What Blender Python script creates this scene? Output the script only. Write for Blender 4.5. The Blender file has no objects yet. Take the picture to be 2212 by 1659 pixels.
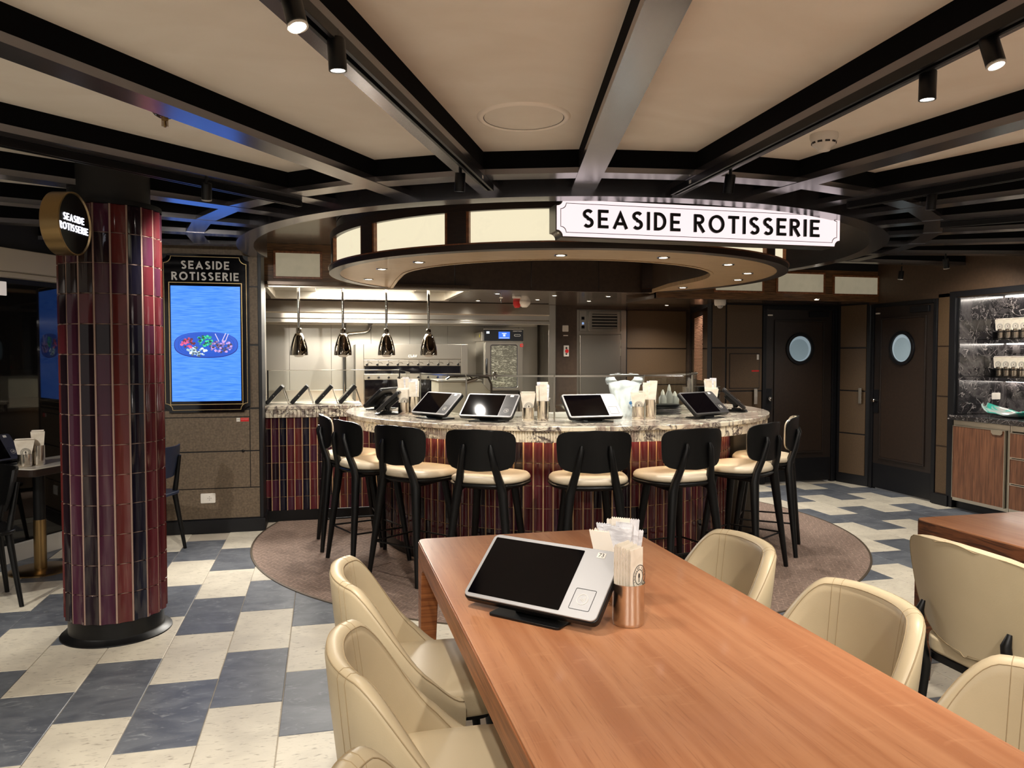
import bpy, bmesh, math, random
from mathutils import Matrix, Vector
random.seed(7)
PI = math.pi
R_ = math.radians
S = bpy.context.scene
COL = S.collection

# ------------------------------------------------------------------ camera, world, exposure
cd = bpy.data.cameras.new('camera'); cam = bpy.data.objects.new('camera', cd); COL.objects.link(cam)
cam.location = (0, 0, 1.5)
cam.rotation_euler = (R_(90 - 2.09), 0, R_(-13.66))
cd.sensor_width = 36; cd.lens = 36 * 1670 / 2212; cd.clip_start = .05
S.camera = cam
S.view_settings.view_transform = 'Standard'; S.view_settings.look = 'None'
S.view_settings.gamma = 1; S.view_settings.use_curve_mapping = False
S.view_settings.exposure = 0.40
S.cycles.transparent_max_bounces = 32
W = bpy.data.worlds.new('world'); S.world = W; W.use_nodes = True
W.node_tree.nodes['Background'].inputs[0].default_value = (.90, .84, .77, 1)
W.node_tree.nodes['Background'].inputs[1].default_value = .30

CX, CY = 1.93, 6.38            # centre of the round bar

def spot_light(name, loc, target, power, angle=60, blend=.5, size=.04, color=(1, .90, .78)):
    l = bpy.data.lights.new(name, 'SPOT'); l.energy = power; l.spot_size = R_(angle); l.spot_blend = blend
    l.shadow_soft_size = size; l.color = color
    o = bpy.data.objects.new(name, l); COL.objects.link(o); o.location = loc
    d = Vector(target) - Vector(loc); o.rotation_euler = d.to_track_quat('-Z', 'Y').to_euler()
    return o
def area_light(name, loc, target, power, sx, sy, color=(1, .92, .82)):
    l = bpy.data.lights.new(name, 'AREA'); l.energy = power; l.shape = 'RECTANGLE'; l.size = sx; l.size_y = sy; l.color = color
    o = bpy.data.objects.new(name, l); COL.objects.link(o); o.location = loc
    d = Vector(target) - Vector(loc); o.rotation_euler = d.to_track_quat('-Z', 'Y').to_euler()
    return o

# ceiling spots on the tracks, then added unseen ones: (x, y, z of the lens, aim, watts, cone)
WARM = (1, .94, .855)
SPOTS = [
    # seen in the picture, on the tracks
    (-.053, 1.90, 2.27, (-1.7, 3.2, 0), 190, 90),
    (.043, 2.161, 2.27, (.20, 2.5, .5), 58, 80),
    (1.736, 1.715, 2.27, (1.7, 2.0, .6), 80, 80),
    (1.763, 1.986, 2.27, (2.5, 2.4, .4), 60, 80),
    (-.556, 4.09, 2.27, (-1.0, 6.6, .8), 120, 85),
    (.622, 3.594, 2.27, (.55, 4.9, .6), 80, 85),
    (1.856, 3.326, 2.27, (1.8, 4.9, .6), 80, 85),
    (3.105, 3.46, 2.27, (3.4, 4.9, .2), 70, 85),
    (5.2, 5.6, 2.25, (6.3, 6.1, 1.2), 100, 100),
    (5.5, 6.5, 2.25, (5.3, 7.4, .6), 22, 90),
    # added out of view without fixtures, to fill tables, chairs and floor
    (-1.5, .7, 2.25, (-1.5, 2.0, 0), 160, 95),
    (-.2, .2, 2.25, (.6, 1.3, .7), 88, 90),
    (1.1, -.2, 2.25, (1.2, 1.1, .7), 88, 90),
    (2.6, .6, 2.25, (2.3, 1.7, .5), 80, 90),
    (-2.6, 3.2, 2.25, (-2.15, 5.6, .5), 130, 80),  # added to brighten the white topped table and skirting
    (4.4, 3.6, 2.25, (4.6, 4.9, 0), 50, 90),
    (-2.9, .6, 2.25, (-3.0, .7, 0), 300, 110),  # from here on: added to bounce light off the floor onto the ceiling
    (-2.2, -1.6, 2.25, (-2.2, -1.6, 0), 320, 120),
    (.9, -2.2, 2.25, (.9, -2.2, 0), 320, 120),
    (4.0, -.9, 2.25, (4.0, -.9, 0), 320, 120),
    (4.6, 1.6, 2.25, (4.6, 1.6, 0), 220, 110),
]
for x, y, z, tg, w, a in SPOTS:
    spot_light('spot_beam', (x, y, z - .01), tg, w, a, .8, .03, WARM)
# downlights in the canopy ring over the bar
RING = [(1.525, 4.915), (2.236, 4.866), (2.864, 5.122), (3.32, 5.627), (3.519, 6.124), (3.40, 6.95), (.661, 5.514), (.437, 6.02), (.381, 6.845)]
for x, y in RING:
    spot_light('downlight_beam', (x, y, 2.15), (x, y, 0), 36, 110, .7, .03, WARM)
KDL = [(1.82, 8.15), (1.82, 9.23), (2.48, 8.91), (2.49, 8.25), (3.15, 8.98), (3.12, 8.24), (3.79, 9.0), (3.76, 8.22), (4.41, 9.48), (4.45, 9.01)]
for x, y in KDL:
    spot_light('kitchen_beam', (x, y, 2.155), (x, y, 0), 40, 140, .7, .03, WARM)
spot_light('passage_beam', (5.11, 7.27, 2.08), (5.15, 7.4, 0), 22, 110, .7, .03, WARM)
# fluorescent panel in the kitchen ceiling recess
area_light('tray_light', (.47, 8.40, 2.235), (.47, 8.40, 0), 170, 1.04, .9, (1, .95, .86))

# ------------------------------------------------------------------ helpers
class M:
    def __init__(s): s.v = []; s.f = []; s.m = []
    def add(s, vs, fs, mi=0, X=None):
        n = len(s.v)
        for p in vs:
            p = Vector(p)
            s.v.append(X @ p if X is not None else p)
        for f in fs: s.f.append([i + n for i in f]); s.m.append(mi)
        return s
    def box(s, x0, x1, y0, y1, z0, z1, mi=0, X=None):
        vs = [(x0, y0, z0), (x1, y0, z0), (x1, y1, z0), (x0, y1, z0), (x0, y0, z1), (x1, y0, z1), (x1, y1, z1), (x0, y1, z1)]
        return s.add(vs, [(3, 2, 1, 0), (4, 5, 6, 7), (0, 1, 5, 4), (1, 2, 6, 5), (2, 3, 7, 6), (3, 0, 4, 7)], mi, X)
    def prism(s, poly, z0, z1, mi=0, X=None):
        n = len(poly)
        vs = [(p[0], p[1], z0) for p in poly] + [(p[0], p[1], z1) for p in poly]
        fs = [list(range(n))[::-1], list(range(n, 2 * n))] + [(i, (i + 1) % n, n + (i + 1) % n, n + i) for i in range(n)]
        return s.add(vs, fs, mi, X)
    def strip(s, A, B, z0, z1, mi=0, X=None, closed=False):
        # slab between two equally long paths A (outer) and B (inner)
        n = len(A); vs = []
        for a, b in zip(A, B): vs += [(a[0], a[1], z0), (b[0], b[1], z0), (b[0], b[1], z1), (a[0], a[1], z1)]
        fs = []
        for i in range(n if closed else n - 1):
            a = 4 * i; b = 4 * ((i + 1) % n)
            for k in range(4): fs.append((a + k, b + k, b + (k + 1) % 4, a + (k + 1) % 4))
        if not closed: fs += [(3, 2, 1, 0), (4 * n - 4, 4 * n - 3, 4 * n - 2, 4 * n - 1)]
        return s.add(vs, fs, mi, X)
    def arc(s, r0, r1, a0, a1, z0, z1, n=48, cx=0, cy=0, mi=0, X=None):
        full = abs(a1 - a0) >= 359.99
        k = n if full else n + 1
        an = [R_(a0 + (a1 - a0) * i / n) for i in range(k)]
        A = [(cx + r1 * math.cos(t), cy + r1 * math.sin(t)) for t in an]
        B = [(cx + r0 * math.cos(t), cy + r0 * math.sin(t)) for t in an]
        return s.strip(A, B, z0, z1, mi, X, full)
    def lathe(s, prof, n=24, cx=0, cy=0, mi=0, X=None, cap=True):
        vs = []; fs = []
        for r, z in prof:
            for i in range(n):
                t = 2 * PI * i / n; vs.append((cx + r * math.cos(t), cy + r * math.sin(t), z))
        for j in range(len(prof) - 1):
            for i in range(n):
                fs.append((j * n + i, j * n + (i + 1) % n, (j + 1) * n + (i + 1) % n, (j + 1) * n + i))
        if cap:
            fs.append(list(range(n))[::-1]); fs.append([(len(prof) - 1) * n + i for i in range(n)])
        return s.add(vs, fs, mi, X)
    def tube(s, pts, r, n=8, mi=0, X=None, sq=1.0):
        pts = [Vector(p) for p in pts]; m = len(pts); vs = []; fs = []
        rr = r if isinstance(r, (list, tuple)) else [r] * m
        up0 = None
        for i, p in enumerate(pts):
            d = (pts[min(i + 1, m - 1)] - pts[max(i - 1, 0)]).normalized()
            if up0 is None:
                up0 = Vector((0, 0, 1)) if abs(d.z) < .9 else Vector((1, 0, 0))
            a = d.cross(up0).normalized(); b = a.cross(d).normalized(); up0 = b
            for k in range(n):
                t = 2 * PI * k / n; vs.append(p + a * (rr[i] * math.cos(t)) + b * (rr[i] * sq * math.sin(t)))
        for j in range(m - 1):
            for k in range(n): fs.append((j * n + k, j * n + (k + 1) % n, (j + 1) * n + (k + 1) % n, (j + 1) * n + k))
        fs.append(list(range(n))[::-1]); fs.append([(m - 1) * n + k for k in range(n)])
        return s.add(vs, fs, mi, X)
    def grid(s, G, mi=0, X=None, cu=False, cv=False):
        # G[i][j] points
        a = len(G); b = len(G[0]); vs = [p for r in G for p in r]; fs = []
        for i in range(a if cu else a - 1):
            for j in range(b if cv else b - 1):
                fs.append((i * b + j, ((i + 1) % a) * b + j, ((i + 1) % a) * b + (j + 1) % b, i * b + (j + 1) % b))
        return s.add(vs, fs, mi, X)
    def mesh(s, name, mats, smooth=.7):
        me = bpy.data.meshes.new(name); me.from_pydata([tuple(p) for p in s.v], [], s.f)
        for mt in (mats if isinstance(mats, (list, tuple)) else [mats]): me.materials.append(mt)
        me.polygons.foreach_set('material_index', s.m)
        bm = bmesh.new(); bm.from_mesh(me); bmesh.ops.recalc_face_normals(bm, faces=bm.faces); bm.to_mesh(me); bm.free()
        if smooth: me.shade_smooth(); me.set_sharp_from_angle(angle=smooth)
        me.update(); return me

def OBJ(name, me, parent=None, loc=(0, 0, 0), rot=(0, 0, 0), **kw):
    o = bpy.data.objects.new(name, me); COL.objects.link(o); o.location = loc; o.rotation_euler = rot
    if parent is not None: o.parent = parent
    for k, v in kw.items():
        if v is not None: o[k] = v
    return o
def part(name, mb, mats, parent, bev=0, seg=2, smooth=.7, loc=(0, 0, 0), rot=(0, 0, 0), label=None, sub=0, kind=None):
    o = OBJ(name, mb.mesh(name, mats, smooth), parent, loc, rot, label=label, kind=kind)
    if bev:
        b = o.modifiers.new('bevel', 'BEVEL'); b.width = bev; b.segments = seg; b.limit_method = 'ANGLE'; b.angle_limit = R_(40); b.harden_normals = True
    if sub:
        b = o.modifiers.new('sub', 'SUBSURF'); b.levels = sub; b.render_levels = sub
    return o
def thing(name, label, cat, loc=(0, 0, 0), rz=0, group=None, rot=None):
    return OBJ(name, None, None, loc, rot if rot else (0, 0, rz), label=label, category=cat, group=group)
def single(name, mb, mats, label, cat, group=None, **kw):
    o = part(name, mb, mats, None, **kw); o['label'] = label; o['category'] = cat
    if group: o['group'] = group
    return o
def struct(name, mb, mats, **kw):
    o = part(name, mb, mats, None, **kw); o['kind'] = 'structure'; return o
def dup(root, loc, rz=0, label=None, group=None):
    def cp(o, p):
        c = o.copy(); COL.objects.link(c)
        if p is not None: c.parent = p
        for ch in o.children: cp(ch, c)
        return c
    r = cp(root, None); r.location = loc; r.rotation_euler = (0, 0, rz)
    if label: r['label'] = label
    if group: r['group'] = group
    return r
def frame(o, x, y):
    x = Vector(x).normalized(); y = Vector(y).normalized(); z = x.cross(y)
    return Matrix(((x.x, y.x, z.x, o[0]), (x.y, y.y, z.y, o[1]), (x.z, y.z, z.z, o[2]), (0, 0, 0, 1)))
def rrect(w, h, r, n=5, cx=0, cy=0):
    P = []
    for sx, sy, a in ((1, 1, 0), (-1, 1, 90), (-1, -1, 180), (1, -1, 270)):
        for i in range(n + 1):
            t = R_(a + 90 * i / n); P.append((cx + sx * (w / 2 - r) + r * math.cos(t), cy + sy * (h / 2 - r) + r * math.sin(t)))
    return P
def plaque(w, h, r, n=6):
    # rectangle with concave quarter-round corners
    P = []
    for sx, sy, a in ((1, 1, 270), (-1, 1, 0), (-1, -1, 90), (1, -1, 180)):
        for i in range(n + 1):
            t = R_(a - 90 * i / n); P.append((sx * w / 2 + r * math.cos(t), sy * h / 2 + r * math.sin(t)))
    return P
def outline(poly, t):
    # same polygon moved inwards by t (simple scale about the centre per axis)
    w = max(p[0] for p in poly); h = max(p[1] for p in poly)
    return [(p[0] * (w - t) / w, p[1] * (h - t) / h) for p in poly]

# -- stroke lettering
def _arc(cx, cy, rx, ry, a0, a1, n=12):
    return [(cx + rx * math.cos(R_(a0 + (a1 - a0) * i / n)), cy + ry * math.sin(R_(a0 + (a1 - a0) * i / n))) for i in range(n + 1)]
def glyph(c, t):
    h = t / 2
    if c == 'S': return .62, [_arc(.31, .74, .28 - h + .02, .26 - h, 30, 255) + _arc(.31, .26 + h * .2, .31 - h, .27 - h * .8, 88, -145)]
    if c == 'E': return .60, [[(h, 0), (h, 1)], [(h, 1 - h), (.60, 1 - h)], [(h, .5), (.54, .5)], [(h, h), (.60, h)]]
    if c == 'A': return .88, [[(h * .9, 0), (.44, 1 - 2.1 * h), (.88 - h * .9, 0)], [(.18, .28), (.70, .28)]]
    if c == 'I': return t, [[(h, 0), (h, 1)]]
    if c == 'D': return .72, [[(h, 0), (h, 1)], [(h, 1 - h), (.26, 1 - h)] + _arc(.26, .5, .46 - h, .5 - h, 85, -85) + [(.26, h), (h, h)]]
    if c == 'R': return .66, [[(h, 0), (h, 1)], [(h, 1 - h), (.32, 1 - h)] + _arc(.32, .72, .30 - h, .28 - h, 85, -85) + [(.32, .44 + h), (h, .44 + h)], [(.30, .46), (.66 - h * .6, 0)]]
    if c == 'O': return .96, [_arc(.48, .5, .48 - h, .5 - h + .01, 0, 360, 28)]
    if c == 'T': return .66, [[(0, 1 - h), (.66, 1 - h)], [(.33, 0), (.33, 1 - h)]]
    return .32, []
def ribbon(m, pts, t, z0, z1, X, mi=0):
    n = len(pts); closed = (abs(pts[0][0] - pts[-1][0]) + abs(pts[0][1] - pts[-1][1])) < 1e-6
    if closed: pts = pts[:-1]; n -= 1
    A = []; B = []
    for i in range(n):
        p = Vector(pts[i])
        a = Vector(pts[(i - 1) % n] if (closed or i > 0) else pts[i]); b = Vector(pts[(i + 1) % n] if (closed or i < n - 1) else pts[i])
        d1 = (p - a) if (p - a).length > 1e-9 else (b - p); d2 = (b - p) if (b - p).length > 1e-9 else (p - a)
        d1.normalize(); d2.normalize()
        nn = Vector((-d1.y - d2.y, d1.x + d2.x)).normalized(); k = max(.45, nn.dot(Vector((-d1.y, d1.x))))
        A.append(p + nn * (t / 2 / k)); B.append(p - nn * (t / 2 / k))
    m.strip([tuple(q) for q in A], [tuple(q) for q in B], z0, z1, mi, X, closed)
def letters(text, h, t, X, depth, track=.16, center=True, each=None):
    """stroke lettering, height h, at frame X; returns list of (char, M)"""
    w = 0; pos = []
    for c in text:
        gw, st = glyph(c, t); pos.append((w, st, c)); w += gw + track
    w -= track; out = []
    for x0, st, c in pos:
        if not st: continue
        m = M()
        for k, s in enumerate(st):
            ribbon(m, [((x0 + p[0] - (w / 2 if center else 0)) * h, p[1] * h) for p in s], t * h, -depth * .2, depth + .00015 * k, X)
        out.append((c, m))
    return out
def font_mesh(txt, size, mat, X, depth=.0004, align='CENTER', name='lettering'):
    cu = bpy.data.curves.new(name, 'FONT'); cu.body = txt; cu.size = size; cu.align_x = align; cu.align_y = 'CENTER'; cu.extrude = depth; cu.resolution_u = 2
    o = bpy.data.objects.new(name, cu); COL.objects.link(o)
    dg = bpy.context.evaluated_depsgraph_get(); dg.update()
    me = bpy.data.meshes.new_from_object(o.evaluated_get(dg)); bpy.data.objects.remove(o); bpy.data.curves.remove(cu)
    me.transform(X); me.materials.clear(); me.materials.append(mat); me.name = name
    return me

# ------------------------------------------------------------------ materials
def srgb(r, g, b):
    f = lambda c: (c / 255 / 12.92) if c / 255 <= .04045 else ((c / 255 + .055) / 1.055) ** 2.4
    return (f(r), f(g), f(b), 1)
def mat(name, col, rough=.5, metal=0, coat=0, emit=0, ecol=None, noise=None, bump=None, spec=None, trans=0, ior=None, rnd=0, wave=None, aniso=0, sheen=0, rr=None):
    m = bpy.data.materials.new(name); m.use_nodes = True; nt = m.node_tree; N = nt.nodes; L = nt.links
    b = N['Principled BSDF']; c = srgb(*col) if max(col) > 1.01 else (*col, 1)
    b.inputs['Base Color'].default_value = c; b.inputs['Roughness'].default_value = rough; b.inputs['Metallic'].default_value = metal
    b.inputs['Coat Weight'].default_value = coat; b.inputs['Coat Roughness'].default_value = .08
    if spec is not None: b.inputs['Specular IOR Level'].default_value = spec
    if trans: b.inputs['Transmission Weight'].default_value = trans
    if ior: b.inputs['IOR'].default_value = ior
    if aniso: b.inputs['Anisotropic'].default_value = aniso
    if sheen: b.inputs['Sheen Weight'].default_value = sheen
    if emit: b.inputs['Emission Color'].default_value = srgb(*ecol) if ecol else c; b.inputs['Emission Strength'].default_value = emit
    src = None
    def coords(stretch):
        tc = N.new('ShaderNodeTexCoord'); mp = N.new('ShaderNodeMapping'); mp.inputs['Scale'].default_value = stretch
        L.new(tc.outputs['Object'], mp.inputs['Vector'])
        if rnd:
            oi = N.new('ShaderNodeObjectInfo'); mm = N.new('ShaderNodeVectorMath'); mm.operation = 'SCALE'; cb = N.new('ShaderNodeCombineXYZ')
            L.new(oi.outputs['Random'], cb.inputs[0]); L.new(oi.outputs['Random'], cb.inputs[1]); L.new(oi.outputs['Random'], cb.inputs[2])
            L.new(cb.outputs[0], mm.inputs[0]); mm.inputs['Scale'].default_value = 37.0
            L.new(mm.outputs[0], mp.inputs['Location'])
        return mp.outputs[0]
    if noise:   # list of (scale, stretch, col2, lo, hi, detail, distortion)
        cur = None
        for (sc, st, c2, lo, hi, det, dis) in (noise if isinstance(noise, list) else [noise]):
            n = N.new('ShaderNodeTexNoise'); n.inputs['Scale'].default_value = sc; n.inputs['Detail'].default_value = det; n.inputs['Distortion'].default_value = dis
            L.new(coords(st), n.inputs['Vector'])
            r = N.new('ShaderNodeMapRange'); r.inputs['From Min'].default_value = lo; r.inputs['From Max'].default_value = hi; L.new(n.outputs['Fac'], r.inputs['Value'])
            x = N.new('ShaderNodeMix'); x.data_type = 'RGBA'; L.new(r.outputs['Result'], x.inputs['Factor'])
            if cur is None: x.inputs['A'].default_value = c
            else: L.new(cur, x.inputs['A'])
            x.inputs['B'].default_value = srgb(*c2); cur = x.outputs['Result']
        L.new(cur, b.inputs['Base Color']); src = cur
    if rnd:
        oi = N.new('ShaderNodeObjectInfo'); r = N.new('ShaderNodeMapRange'); r.inputs['To Min'].default_value = 1 - rnd; r.inputs['To Max'].default_value = 1 + rnd
        L.new(oi.outputs['Random'], r.inputs['Value']); h = N.new('ShaderNodeHueSaturation'); L.new(r.outputs['Result'], h.inputs['Value'])
        if src: L.new(src, h.inputs['Color'])
        else: h.inputs['Color'].default_value = c
        L.new(h.outputs['Color'], b.inputs['Base Color'])
    if rr:      # roughness variation (scale, stretch, lo, hi)
        n = N.new('ShaderNodeTexNoise'); n.inputs['Scale'].default_value = rr[0]; L.new(coords(rr[1]), n.inputs['Vector'])
        r = N.new('ShaderNodeMapRange'); r.inputs['To Min'].default_value = rr[2]; r.inputs['To Max'].default_value = rr[3]; L.new(n.outputs['Fac'], r.inputs['Value']); L.new(r.outputs['Result'], b.inputs['Roughness'])
    if bump:    # (scale, stretch, strength, distance, kind)
        k = bump[4] if len(bump) > 4 else 'noise'
        if k == 'voronoi': n = N.new('ShaderNodeTexVoronoi'); o = n.outputs['Distance']
        elif k == 'wave': n = N.new('ShaderNodeTexWave'); o = n.outputs['Fac']
        else: n = N.new('ShaderNodeTexNoise'); n.inputs['Detail'].default_value = 4; o = n.outputs['Fac']
        n.inputs['Scale'].default_value = bump[0]; L.new(coords(bump[1]), n.inputs['Vector'])
        bp = N.new('ShaderNodeBump'); bp.inputs['Strength'].default_value = bump[2]; bp.inputs['Distance'].default_value = bump[3]
        L.new(o, bp.inputs['Height']); L.new(bp.outputs[0], b.inputs['Normal'])
    return m
def veined(name, base, vein, scale, thr, width, rough=.2, coat=.3, extra=None, stretch=(1, 1, 1), dist=1.5):
    """stone with thin veins where a distorted noise crosses a level"""
    m = mat(name, base, rough, coat=coat); nt = m.node_tree; N = nt.nodes; L = nt.links; b = N['Principled BSDF']
    tc = N.new('ShaderNodeTexCoord'); mp = N.new('ShaderNodeMapping'); mp.inputs['Scale'].default_value = stretch; L.new(tc.outputs['Object'], mp.inputs['Vector'])
    cur = None
    for k, (sc, wd, vc) in enumerate([(scale, width, vein), (scale * 2.3, width * .8, vein)] + ([extra] if extra else [])):
        n = N.new('ShaderNodeTexNoise'); n.inputs['Scale'].default_value = sc; n.inputs['Detail'].default_value = 5; n.inputs['Distortion'].default_value = dist
        o = N.new('ShaderNodeVectorMath'); o.operation = 'ADD'; o.inputs[1].default_value = (k * 7.3, k * 3.1, k); L.new(mp.outputs[0], o.inputs[0]); L.new(o.outputs[0], n.inputs['Vector'])
        s = N.new('ShaderNodeMath'); s.operation = 'SUBTRACT'; s.inputs[1].default_value = thr; L.new(n.outputs['Fac'], s.inputs[0])
        a = N.new('ShaderNodeMath'); a.operation = 'ABSOLUTE'; L.new(s.outputs[0], a.inputs[0])
        r = N.new('ShaderNodeMapRange'); r.inputs['From Min'].default_value = 0; r.inputs['From Max'].default_value = wd; r.inputs['To Min'].default_value = 1; r.inputs['To Max'].default_value = 0; L.new(a.outputs[0], r.inputs['Value'])
        g = N.new('ShaderNodeTexNoise'); g.inputs['Scale'].default_value = sc * .6; L.new(o.outputs[0], g.inputs['Vector'])
        gr = N.new('ShaderNodeMapRange'); gr.inputs['From Min'].default_value = .40; gr.inputs['From Max'].default_value = .52; L.new(g.outputs['Fac'], gr.inputs['Value'])
        mu = N.new('ShaderNodeMath'); mu.operation = 'MULTIPLY'; L.new(r.outputs[0], mu.inputs[0]); L.new(gr.outputs[0], mu.inputs[1])
        x = N.new('ShaderNodeMix'); x.data_type = 'RGBA'; L.new(mu.outputs[0], x.inputs['Factor'])
        if cur is None: x.inputs['A'].default_value = srgb(*base)
        else: L.new(cur, x.inputs['A'])
        x.inputs['B'].default_value = srgb(*vc); cur = x.outputs['Result']
    L.new(cur, b.inputs['Base Color']); return m
def lined(name, c1, c2, freq, duty, axis=0, rough=.8, metal=0, second=None, bumpd=0, zig=0, emit=0):
    """stripes of c2 on c1 along one object axis, optionally a second crossing set"""
    m = mat(name, c1, rough, metal); nt = m.node_tree; N = nt.nodes; L = nt.links; b = N['Principled BSDF']
    tc = N.new('ShaderNodeTexCoord'); sp = N.new('ShaderNodeSeparateXYZ'); L.new(tc.outputs['Object'], sp.inputs[0])
    def band(ax, fr, du, zz, oth):
        mu = N.new('ShaderNodeMath'); mu.operation = 'MULTIPLY'; mu.inputs[1].default_value = fr; L.new(sp.outputs[ax], mu.inputs[0]); o = mu.outputs[0]
        if zz:
            pz = N.new('ShaderNodeMath'); pz.operation = 'MULTIPLY'; pz.inputs[1].default_value = zz; L.new(sp.outputs[oth], pz.inputs[0])
            pp = N.new('ShaderNodeMath'); pp.operation = 'PINGPONG'; pp.inputs[1].default_value = 1; L.new(pz.outputs[0], pp.inputs[0])
            ad = N.new('ShaderNodeMath'); ad.operation = 'ADD'; L.new(o, ad.inputs[0]); L.new(pp.outputs[0], ad.inputs[1]); o = ad.outputs[0]
        fr_ = N.new('ShaderNodeMath'); fr_.operation = 'FRACT'; L.new(o, fr_.inputs[0])
        lt = N.new('ShaderNodeMath'); lt.operation = 'LESS_THAN'; lt.inputs[1].default_value = du; L.new(fr_.outputs[0], lt.inputs[0]); return lt.outputs[0]
    f = band(axis, freq, duty, zig, 1 - axis if axis < 2 else 0)
    if second:
        f2 = band(second[0], second[1], second[2], 0, 0); mx = N.new('ShaderNodeMath'); mx.operation = 'MAXIMUM'; L.new(f, mx.inputs[0]); L.new(f2, mx.inputs[1]); f = mx.outputs[0]
    n = N.new('ShaderNodeTexNoise'); n.inputs['Scale'].default_value = 60; n.inputs['Detail'].default_value = 4; L.new(tc.outputs['Object'], n.inputs['Vector'])
    x = N.new('ShaderNodeMix'); x.data_type = 'RGBA'; x.inputs['A'].default_value = srgb(*c1); x.inputs['B'].default_value = srgb(*c2); L.new(f, x.inputs['Factor'])
    x2 = N.new('ShaderNodeMix'); x2.data_type = 'RGBA'; x2.blend_type = 'MULTIPLY'; x2.inputs['Factor'].default_value = .8; L.new(x.outputs['Result'], x2.inputs['A'])
    mr = N.new('ShaderNodeMapRange'); mr.inputs['From Min'].default_value = .3; mr.inputs['From Max'].default_value = .7; mr.inputs['To Min'].default_value = .6; mr.inputs['To Max'].default_value = 1.35; L.new(n.outputs['Fac'], mr.inputs['Value']); L.new(mr.outputs[0], x2.inputs['B'])
    L.new(x2.outputs['Result'], b.inputs['Base Color'])
    if bumpd:
        bp = N.new('ShaderNodeBump'); bp.inputs['Distance'].default_value = bumpd; L.new(n.outputs['Fac'], bp.inputs['Height']); L.new(bp.outputs[0], b.inputs['Normal'])
    return m

m_tile_light = mat('light_stone', (206, 198, 180), .45, noise=[(5, (1, 1, 1), (188, 180, 164), .4, .7, 6, .5), (26, (1, 3, 1), (122, 112, 98), .58, .78, 6, .6)], bump=(40, (1, 2, 1), .25, .002), rnd=.07)
m_tile_dark = mat('dark_slate', (104, 108, 114), .42, noise=[(5, (1, 1.6, 1), (80, 84, 92), .35, .65, 6, 1.2), (14, (1, 2, 1), (146, 150, 152), .58, .82, 7, 1.5)], bump=(18, (1, 2, 1), .3, .003), rnd=.10)
m_grout = mat('grout', (165, 155, 140), .9)
m_plaster = mat('plaster', (238, 230, 217), .75, noise=(2.2, (1, 1.5, 1), (230, 220, 205), .35, .7, 6, .8), bump=(9, (1, 1, 1), .12, .004))
m_beam = mat('beam_black', (8, 8, 9), .9, spec=.08)
m_plate = mat('satin_plate', (138, 136, 140), .21, metal=.92)
m_soffit = mat('gloss_soffit', (112, 100, 88), .24, metal=.6, coat=.3)
m_bronze = mat('bronze_ceiling', (84, 70, 58), .22, metal=.5, coat=.4)
m_blackgap = mat('ceiling_void', (5, 5, 6), .95, spec=.05)
m_ringwood = mat('tan_wood', (176, 148, 112), .45, noise=[(6, (1, 14, 1), (150, 120, 84), .35, .7, 5, .3)], coat=.15)
m_band = mat('walnut_band', (128, 92, 58), .45, noise=[(5, (1.5, 1, 22), (70, 46, 26), .35, .7, 5, .3)], coat=.15)
m_darkwood = mat('dark_wood', (48, 33, 24), .4, noise=[(6, (2, 2, 22), (34, 23, 17), .35, .65, 5, .2)], coat=.2)
m_redwood = mat('frame_wood', (146, 92, 54), .4, noise=[(6, (8, 2, 8), (112, 66, 38), .35, .65, 5, .2)], coat=.25)
m_holepanel = mat('bronze_panel', (72, 58, 47), .35, metal=.2, noise=(30, (1, 1, 1), (66, 53, 43), .4, .6, 4, 0))
m_glow = mat('glow_panel', (150, 142, 120), .5, emit=.70, ecol=(250, 238, 204), noise=(4, (1, 1, 1), (110, 100, 80), .5, .75, 6, 1))
m_glow_dim = mat('dim_panel', (150, 142, 122), .5, emit=.16, ecol=(250, 235, 200), noise=(6, (1, 1, 1), (132, 124, 104), .45, .7, 5, .5))
m_signglow = mat('sign_glow', (150, 140, 140), .5, emit=.80, ecol=(255, 236, 238))
m_lensglow = mat('lens_glow', (255, 250, 240), .5, emit=14, ecol=(255, 246, 232))
m_trayglow = mat('tray_glow', (255, 250, 240), .5, emit=1.8, ecol=(255, 247, 232))
m_led = mat('led_strip', (255, 240, 220), .5, emit=24, ecol=(255, 222, 180))
m_ledw = mat('led_white', (255, 250, 240), .5, emit=26, ecol=(255, 244, 232))
m_black = mat('black_metal', (10, 10, 11), .38, spec=.35)
m_blackmatte = mat('black_matte', (13, 13, 13), .6)
m_blackgloss = mat('black_gloss', (6, 6, 8), .08, coat=.6)
m_blackwood = mat('black_wood', (7, 7, 7), .40, noise=(8, (6, 6, 1), (12, 11, 11), .4, .7, 5, .3), spec=.3)
m_marble = veined('white_marble', (236, 226, 204), (52, 32, 42), 5.5, .5, .062, .16, .4, extra=(2.2, .10, (160, 142, 130)))
m_blackmarble = veined('black_marble', (38, 36, 38), (190, 182, 178), 3.0, .52, .010, .2, .5, extra=(1.4, .05, (84, 80, 80)), dist=2.2)
m_steel = mat('brushed_steel', (196, 190, 178), .28, metal=1)
m_steelwall = mat('steel_wall', (176, 172, 162), .36, metal=1, noise=(.9, (1, 1, 1), (150, 146, 138), .35, .7, 2, .2))
m_steeldark = mat('steel_dark', (96, 90, 82), .32, metal=1)
m_cup = mat('cup_steel', (214, 206, 194), .2, metal=1, bump=(4, (90, 90, 1), .05, .001), aniso=.5)
m_chrome = mat('dark_chrome', (150, 142, 130), .05, metal=1)
m_chromerod = mat('chrome_rod', (190, 186, 180), .08, metal=1)
m_brass = mat('brushed_brass', (150, 124, 84), .32, metal=1, bump=(8, (1, 1, 40), .03, .001))
m_brass_line = mat('brass_line', (164, 140, 98), .4, metal=.6)
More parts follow.
